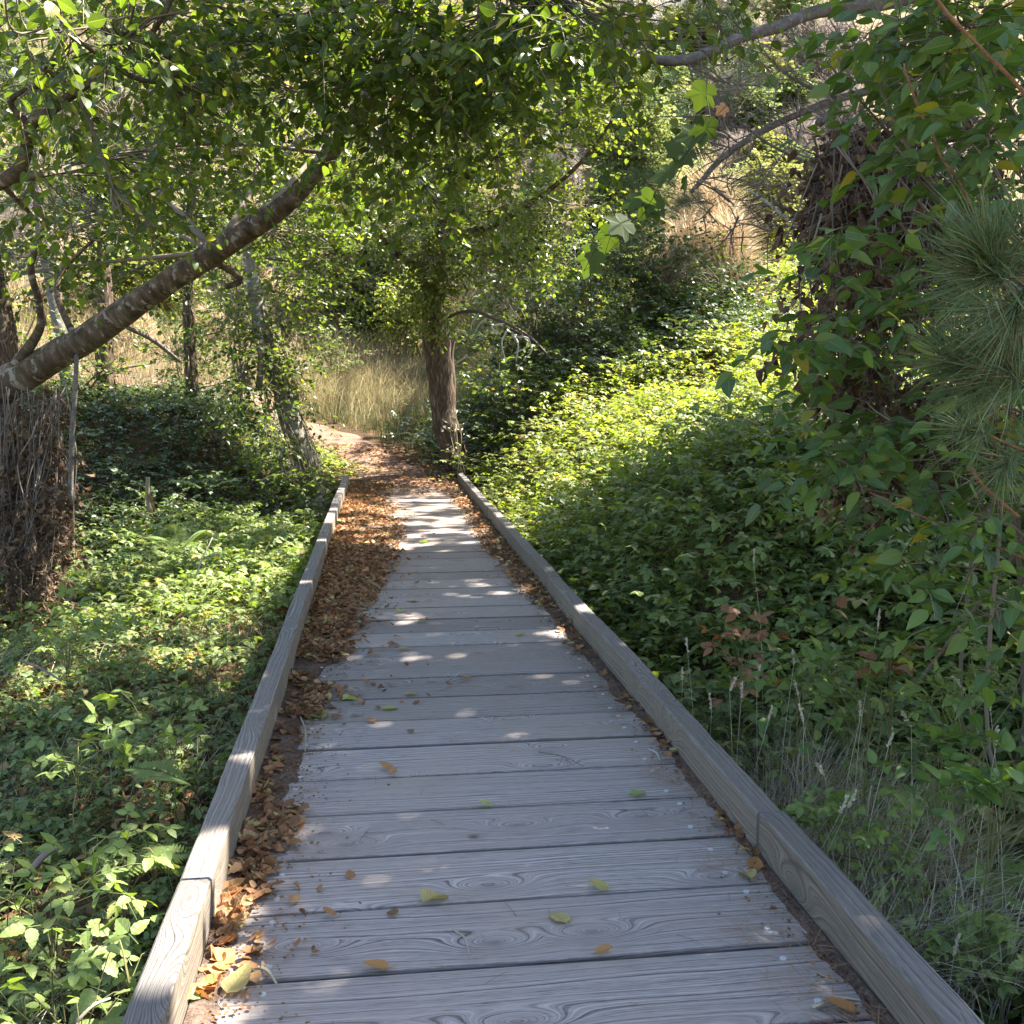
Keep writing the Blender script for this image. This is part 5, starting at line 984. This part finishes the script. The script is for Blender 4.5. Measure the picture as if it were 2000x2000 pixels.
# hillside pines
for i, (u, v, hp, lb) in enumerate([(1150, 210, 190, 'small pine behind the middle crown on the hill'), (1290, 250, 170, 'round topped young pine in the open gap on the hill'), (1440, 170, 210, 'leafy pine behind the top bare branch on the hill'), (1060, 380, 130, 'low dark pine just right of the middle crown'), (1480, 430, 90, 'tiny pine beside the orange brush'), (1230, 60, 190, 'pine high on the hill above the gap'), (1380, 30, 200, 'pine near the top edge above the bare branch'), (240, 250, 300, 'pine behind the leaning trunk at upper left'), (60, 330, 300, 'pine at the far left behind the leaves')]):
    p = uvhit(u, v+hp*.5)
    if p is None: continue
    s_ = p[1]/2000; hgt = hp*s_*1.1; t = thing('pine_tree', lb, 'tree', p, 'pines on the hillside'); m_, nb_ = MB(), MB(); R = rng(4000+i)
    tube(m_, [p-[0, 0, .2], p+[.05, 0, hgt*.5], p+[0, .05, hgt]], [hgt*.03, hgt*.02, hgt*.006], 8, sub=4, rough=.2); Ppos = []; Pd = []
    for k in range(70):
        f = R.uniform(.15, 1); L_ = hgt*.42*(1.08-f)**.6*R.uniform(.5, 1); th = R.random()*6.28; a = p+[0, 0, hgt*f]; b = a+np.array([math.cos(th)*L_, math.sin(th)*L_, L_*.3]); prisms(m_, a[None], b[None], .015, .006)
        for q in range(6): Ppos.append(a+(b-a)*R.uniform(.45, 1.05)+R.normal(size=3)*L_*.12); Pd.append(nrm(b-a+R.normal(size=3)*L_*.5+[0, 0, L_*.5]))
    Ppos = np.array(Ppos); Pd = np.array(Pd); nN = 22; pp = np.repeat(Ppos, nN, 0); dd = nrm(np.repeat(Pd, nN, 0)*.8+nrm(R.normal(size=(len(pp), 3)))*.8)
    inst(nb_, T_ND, pp+dd*.02, dd, R.normal(size=(len(pp), 3)), .15*R.uniform(.7, 1.6, len(pp))*(p[1]/30)**.5, R.random(len(pp)), 0, np.full(len(pp), 3.0))
    m_.build('trunk', M['pinebark'], t); nb_.build('crown', M['pine'], t)
# grey branchy snag masses high on the hill
for i, (u, v, ru, lb) in enumerate([(1330, 60, 110, 'tangle of bare grey branches at the top behind the bare pine branch'), (1600, 150, 130, 'pale leafless scrub behind the dead twigs'), (1830, 330, 130, 'pale leafless scrub glimpsed through the right shrub')]):
    p = uvhit(u, v+40); s_ = p[1]/2000; t = thing('dead_shrub', lb, 'dead shrub', p); m_ = MB(); R = rng(4400+i)
    for k in range(150):
        a = p+np.array([R.normal()*.3, R.normal()*.3, 0]); d_ = nrm(np.array([R.normal(), R.normal(), 1+abs(R.normal())])); L_ = ru*s_*R.uniform(.6, 1.3); b = a+d_*L_; m0 = (a+b)/2+R.normal(size=3)*L_*.1; prisms(m_, np.array([a, m0]), np.array([m0, b]), np.array([.03, .02]), np.array([.02, .006]))
        for q in range(5): c = m0+(b-m0)*R.random(); e = c+nrm(R.normal(size=3))*L_*.3; prisms(m_, c[None], e[None], .012, .005)
    m_.build('branches', M['whitewood' if i != 1 else 'deadtwig'], t)

# ------------------------------------------------------------------ grasses
R = rng(23)
def gr(name, base, h, lean, wd, mat, seed, label=None, cat=None, kind=None, segs=4, group=None):
    R = rng(seed); n = len(base); m_ = MB(); blades(m_, base, R.random(n)*6.283, R.uniform(*h, n), R.uniform(*lean, n), R.uniform(*wd, n), segs)
    return tag(m_.build(name, mat), label, cat, group, kind)
# general dry brush carpet of the hillside (nobody could count it)
n = 80000; x = R.uniform(-34, 34, n); y = 22.5+R.random(n)**.9*46; q = (np.abs(x-y*.13) < y*.58+2); x, y = x[q], y[q]; cl = vn(x*.9, y*.9, 41); q = R.random(len(x)) < .25+cl
b = np.stack([x, y, G(x, y)], 1)[q]; n = len(b); m_ = MB(); cw = np.clip(vn(b[:, 0]*.35, b[:, 1]*.35, 44)*1.3-.15+R.normal(0, .12, n), 0, 1)
blades(m_, b, R.random(n)*6.283, R.uniform(.25, .9, n)*(.6+vn(b[:, 0]*1.5, b[:, 1]*1.5, 42)), R.uniform(.2, 1.3, n), .012+.0011*b[:, 1], 3, r=cw); tag(m_.build('dry_brush_cover', M['brush']), kind='stuff')
# sunlit bank on the left and around the path bend
b = pts(24000, -14, 3.5, 18.0, 25.5, 2301, lambda x, y: (pathd(x, y) > .6))
gr('dry_grass', b, (.2, .9), (.15, .7), (.006, .014), M['drygrass'], 2302, kind='stuff')
b = pts(4200, -2.6, 1.2, 19.6, 22.2, 2303, lambda x, y: (pathd(x, y) > .6) & (vn(x*2, y*2, 4) > .45)); gr('grass_clump', b, (.15, .85), (.2, 1.7), (.008, .016), M['drygrass'], 2304, 'tall dry grass clump glowing behind the path bend', 'grass')
b = pts(5200, -1.2, 1.7, 15.8, 22.4, 2305, lambda x, y: (pathd(x, y) > .62) & (x > path_c(y))); gr('green_grass', b, (.12, .45), (.2, .9), (.006, .013), M['grass'], 2306, kind='stuff')
b = pts(1800, -3.8, .3, 18.0, 22, 2307, lambda x, y: (pathd(x, y) > .5) & (pathd(x, y) < 1.1)); gr('path_verge_grass', b, (.06, .2), (.2, .9), (.006, .013), M['drygrass'], 2308, kind='stuff')
# grass in the brambles
b = pts(7000, -4.5, -.6, 1.4, 8, 2309, offdeck, 1.2); gr('undergrowth_grass', b, (.12, .4), (.4, 1.6), (.003, .007), M['grass'], 2310, kind='stuff')
b = pts(6000, -4.5, -.6, 1.4, 8, 2311, lambda x, y: offdeck(x, y) & (vn(x*1.7, y*1.7, 9) > .5), 1.2); gr('dead_grass', b, (.08, .3), (.6, 1.8), (.003, .006), M['graygrass'], 2312, kind='stuff')
m_ = MB(); p = pts(5200, -5, -.62, 1.4, 9, 2313, offdeck); R = rng(2314); n = len(p); az = R.random(n)*6.283
inst(m_, T_DRY[0], p+np.stack([0*az, 0*az, .015+R.random(n)*.06], 1), np.stack([np.cos(az), np.sin(az), R.normal(0, .3, n)], 1), np.stack([R.normal(0, .5, n), R.normal(0, .5, n), 1+0*az], 1), R.uniform(.04, .07, n), R.random(n)*.9)
tag(m_.build('forest_leaf_litter', M['litter']), kind='stuff')
# right: pale dry grass tufts by the kerb, each a plant
tl = ['pale matted grass tuft against the right kerb, second nearest', 'bleached grass tuft at the near right kerb', 'wispy grey grass tuft beside the red leaved spray', 'pale grass tuft halfway up the right margin', 'bleached straw grass under the right shrub', 'green fine grass tuft leaning over the right kerb', 'grey dead grass in the bottom right corner', 'dry grass tuft behind the seed heads']
for i, (u, v, Y, n, mt, h) in enumerate([(1500, 1640, 3.1, 420, 'graygrass', .34), (1620, 1860, 2.55, 380, 'graygrass', .34), (1560, 1560, 3.5, 360, 'graygrass', .36), (1720, 1700, 2.9, 380, 'graygrass', .42), (1800, 1600, 2.9, 280, 'drygrass', .45), (1370, 1340, 4.0, 360, 'grass', .38), (1850, 1900, 2.5, 300, 'graygrass', .32), (1660, 1500, 3.3, 260, 'drygrass', .4)]):
    c = P(u, v, Y); R = rng(2400+i); x = c[0]+R.normal(0, .09, n); y = c[1]+R.normal(0, .10, n); x = np.maximum(x, XR+.12); m_ = MB(); bs = np.stack([x, y, G(x, y)-.01], 1)
    blades(m_, bs, R.random(n)*6.283, R.uniform(h*.5, h*1.15, n)+np.maximum(-G(c[0], c[1])-.2, 0), R.uniform(.15, 1.3, n), R.uniform(.0025, .0055, n), 5); o = m_.build('grass_tuft', M[mt], origin=(c[0], c[1], float(G(c[0], c[1])))); tag(o, tl[i], 'grass tuft', 'grass tufts along the right kerb')
# seed-head stalks
heads = [(1343, 1275, 4.0), (1333, 1330, 3.8), (1425, 1350, 3.6), (1390, 1385, 3.5), (1448, 1365, 3.5), (1550, 1300, 3.4), (1478, 1330, 3.5), (1560, 1360, 3.3), (1610, 1515, 2.9), (1735, 1460, 2.7), (1884, 1350, 2.7), (1935, 1390, 2.6), (1945, 1460, 2.5), (1680, 1400, 3.0), (1655, 1580, 2.7), (1640, 1590, 2.7), (1780, 1420, 2.8), (1500, 1410, 3.4), (1570, 1410, 3.2), (1862, 1870, 2.3), (1715, 1225, 3.2), (1472, 1100, 4.4)]
for i, (u, v, Y) in enumerate(heads):
    R = rng(2500+i); e = P(u, v, Y); bx, by = max(e[0]+R.normal()*.06, XR+.12), e[1]+R.normal()*.06; base = np.array([bx, by, float(G(bx, by))]); m0 = base*.45+e*.55+np.array([(bx-e[0])*.3, 0, .03])
    t = thing('grass_stalk', 'single pale grass stalk with a feathery seed head right of the kerb', 'grass', base, 'seed headed grass stalks right of the boards'); a, b = MB(), MB()
    tube(a, [base, m0, e], [.0013, .0011, .0008], 4, sub=6, r=.6); a.build('stalk', M['graygrass'], t); dr = nrm(e-m0+np.array([R.normal()*.1, 0, -.02])); n = 46; tq = R.random(n); pp = e+dr[None]*(tq*.055)[:, None]
    inst(b, T_LO, pp, nrm(dr[None]*1.2+R.normal(size=(n, 3))*.45), R.normal(size=(n, 3)), R.uniform(.007, .014, n), .6+.4*R.random(n), 0, np.full(n, .8)); b.build('seed_head', M['graygrass'], t)
# leafy weeds at lower right, single plants
def weed(u, v, Y, n, mat, label, leaf=.055, T=(T_HS,), seed=0, h=.25, name='weed', cat='plant', r=.12, rr=None, k=(6, 9)):
    c = P(u, v, Y); g_ = np.array([c[0], c[1], float(G(c[0], c[1]))]); t = thing(name, label, cat, g_); a, b = MB(), MB(); twigcloud(a, b, c, (r, r, r*.7), n, seed, leaf=leaf, T=T, k=k, L=(.08, .2), droop=-.15, anchor=g_, tw=.0014, rr=rr, up=1.0)
    b.build('stems', M['greentwig'], t); a.build('leaves', M[mat], t)
wl = ['light green weed by the near right kerb', 'leafy green weed above the bleached tuft', 'green weed in the bottom right corner', 'fresh green seedling clump at the right edge', 'leafy weed below the orange canes', 'broad leaved weed right of the seed heads', 'green weed among the dead grass at lower right', 'bright leafy weed at the right, halfway down']
for i, (u, v, Y, n, r_) in enumerate([(1660, 1640, 2.8, 12, .13), (1560, 1330, 3.5, 14, .16), (1950, 1900, 2.3, 12, .14), (1940, 1560, 2.4, 12, .13), (1900, 1330, 2.8, 14, .16), (1840, 1500, 2.7, 12, .14), (1780, 1800, 2.5, 8, .1), (1700, 1330, 3.2, 16, .18)]):
    weed(u, v, Y, n, 'honey' if i % 2 else 'bramble', wl[i], .06, (T_HS,) if i % 2 else (T_TRI,), 2600+i, r=r_, rr=(.4, .9))
weed(1450, 1275, 3.9, 9, 'redleaf', 'spray of reddish bronze bramble leaves in the shaded brambles', .095, (T_TRI,), 2620, r=.11, name='red_bramble', k=(3, 5))
weed(1745, 1300, 3.2, 5, 'redleaf', 'dark crimson leaves hanging at the right of the bronze spray', .09, (T_HS,), 2621, r=.08, name='red_bramble', k=(3, 5))
for i, (u, v, Y, lb) in enumerate([(100, 1800, 2.6, 'bright leafy bramble shoot at the left edge'), (150, 1960, 2.15, 'large leaved bramble shoot in the bottom left corner'), (235, 1700, 2.75, 'light green bramble shoot beside the near left kerb'), (160, 1480, 3.7, 'sunlit broad bramble shoot left of the kerb'), (330, 1440, 3.8, 'bright bramble sprig growing beside the left kerb'), (130, 1250, 5.0, 'sunlit bramble shoot above the litter at the left')]):
    weed(u, v, Y, 10, 'bramble', lb, .09, (T_TRI, T_TRI2), 2640+i, r=.15, name='bramble_shoot', rr=(.5, .93), k=(3, 5))
# ferns
T_PIN = leafT(.085, 3, .1, .1)
def frond(mb, base, d, L_, seed):
    n = 22; t_ = np.linspace(.12, 1, n); d = nrm(np.asarray(d, float)); up = np.array([0, 0, 1.]); P_ = base+d*(t_*L_)[:, None]-up*(.35*L_*t_**2)[:, None]; side = nrm(np.cross(d, up))
    for sg in (-1, 1): inst(mb, T_PIN, P_, nrm(side*sg+d*.35+np.zeros((n, 1))), np.tile(up, (n, 1)), L_*.3*np.sin(np.pi*np.clip(t_*.86+.12, 0, 1))+.004, np.full(n, .55))
    for k in range(n-1): prisms(mb, P_[k][None], P_[k+1][None], .0015, .001, r=.2)
for (u, v, Y, fr, lb) in [(215, 1715, 2.75, [(.9, .3, .45)], 'single arching fern frond beside the near left kerb'), (375, 1535, 3.4, [(-.8, .2, .5), (-.5, -.5, .6)], 'small fern by the left kerb in shade'), (350, 1085, 7.6, [(-.8, .2, .8), (-.2, .3, 1), (.6, .2, .9), (.2, -.6, .9)], 'pale green fern tuft among the left brambles'), (400, 960, 9.3, [(-.9, .1, .6), (.9, .1, .6), (.3, -.5, .7)], 'spreading fern below the dark ivy bank')]:
    c = P(u, v, Y); t = thing('fern', lb, 'fern', c)
    for i, d in enumerate(fr): m_ = MB(); frond(m_, c, d, .20+.022*Y, i); m_.build('frond', M['bramble'], t)
# loose sticks in the left undergrowth
for i, (a, b_, r_, mt, lb) in enumerate([((380, 1130, 7.2), (415, 1050, 7.4), .006, 'palestem', 'pale stick slanting in the left brambles'), ((330, 1225, 5.8), (362, 1195, 5.9), .008, 'orangestem', 'short reddish stick on the left leaf litter'), ((60, 1700, 3.0), (112, 1655, 3.05), .010, 'deadtwig', 'dark stick lying in the near left brambles'), ((40, 1290, 4.8), (120, 1330, 4.7), .006, 'deadtwig', 'dark thin stick at the left edge'), ((150, 1995, 2.1), (215, 1950, 2.15), .004, 'palestem', 'pale bent stick in the bottom left')]):
    m_ = MB(); p0, p1 = P(*a), P(*b_); tube(m_, [p0, (p0+p1)/2+[0, 0, .01], p1], [r_, r_*.9, r_*.6], 7, sub=4, rough=.3, r=.5); tag(m_.build('stick', M[mt]), lb, 'stick')
# short post and dry seedling at the far right end of the walk
t = P(912, 930, 14.1); m_ = MB(); tube(m_, [[t[0], t[1], G(t[0], t[1])-.1], [t[0], t[1], t[2]]], [.06, .055], 12, sub=1, rough=.2); tag(m_.build('post', M['rail']), 'short round grey post behind the far right kerb end', 'post')
m_ = MB()
for k in range(5):
    R = rng(2700+k); p0 = P(893+k*4, 925, 14.3); tube(m_, [p0, P(889+R.normal()*8, 850, 14.3), P(885+R.normal()*10, 800, 14.3)], [.006, .005, .003], 5, sub=4, r=.8)
    n = 5; q = np.array([P(888+R.normal()*12, R.uniform(800, 890), 14.25) for _ in range(n)]); inst(m_, T_DRY[k % 4], q, R.normal(size=(n, 3)), R.normal(size=(n, 3)), .07)
tag(m_.build('dry_seedling', M['palestem']), 'pale dry weed standing in front of the furrowed trunk', 'plant')
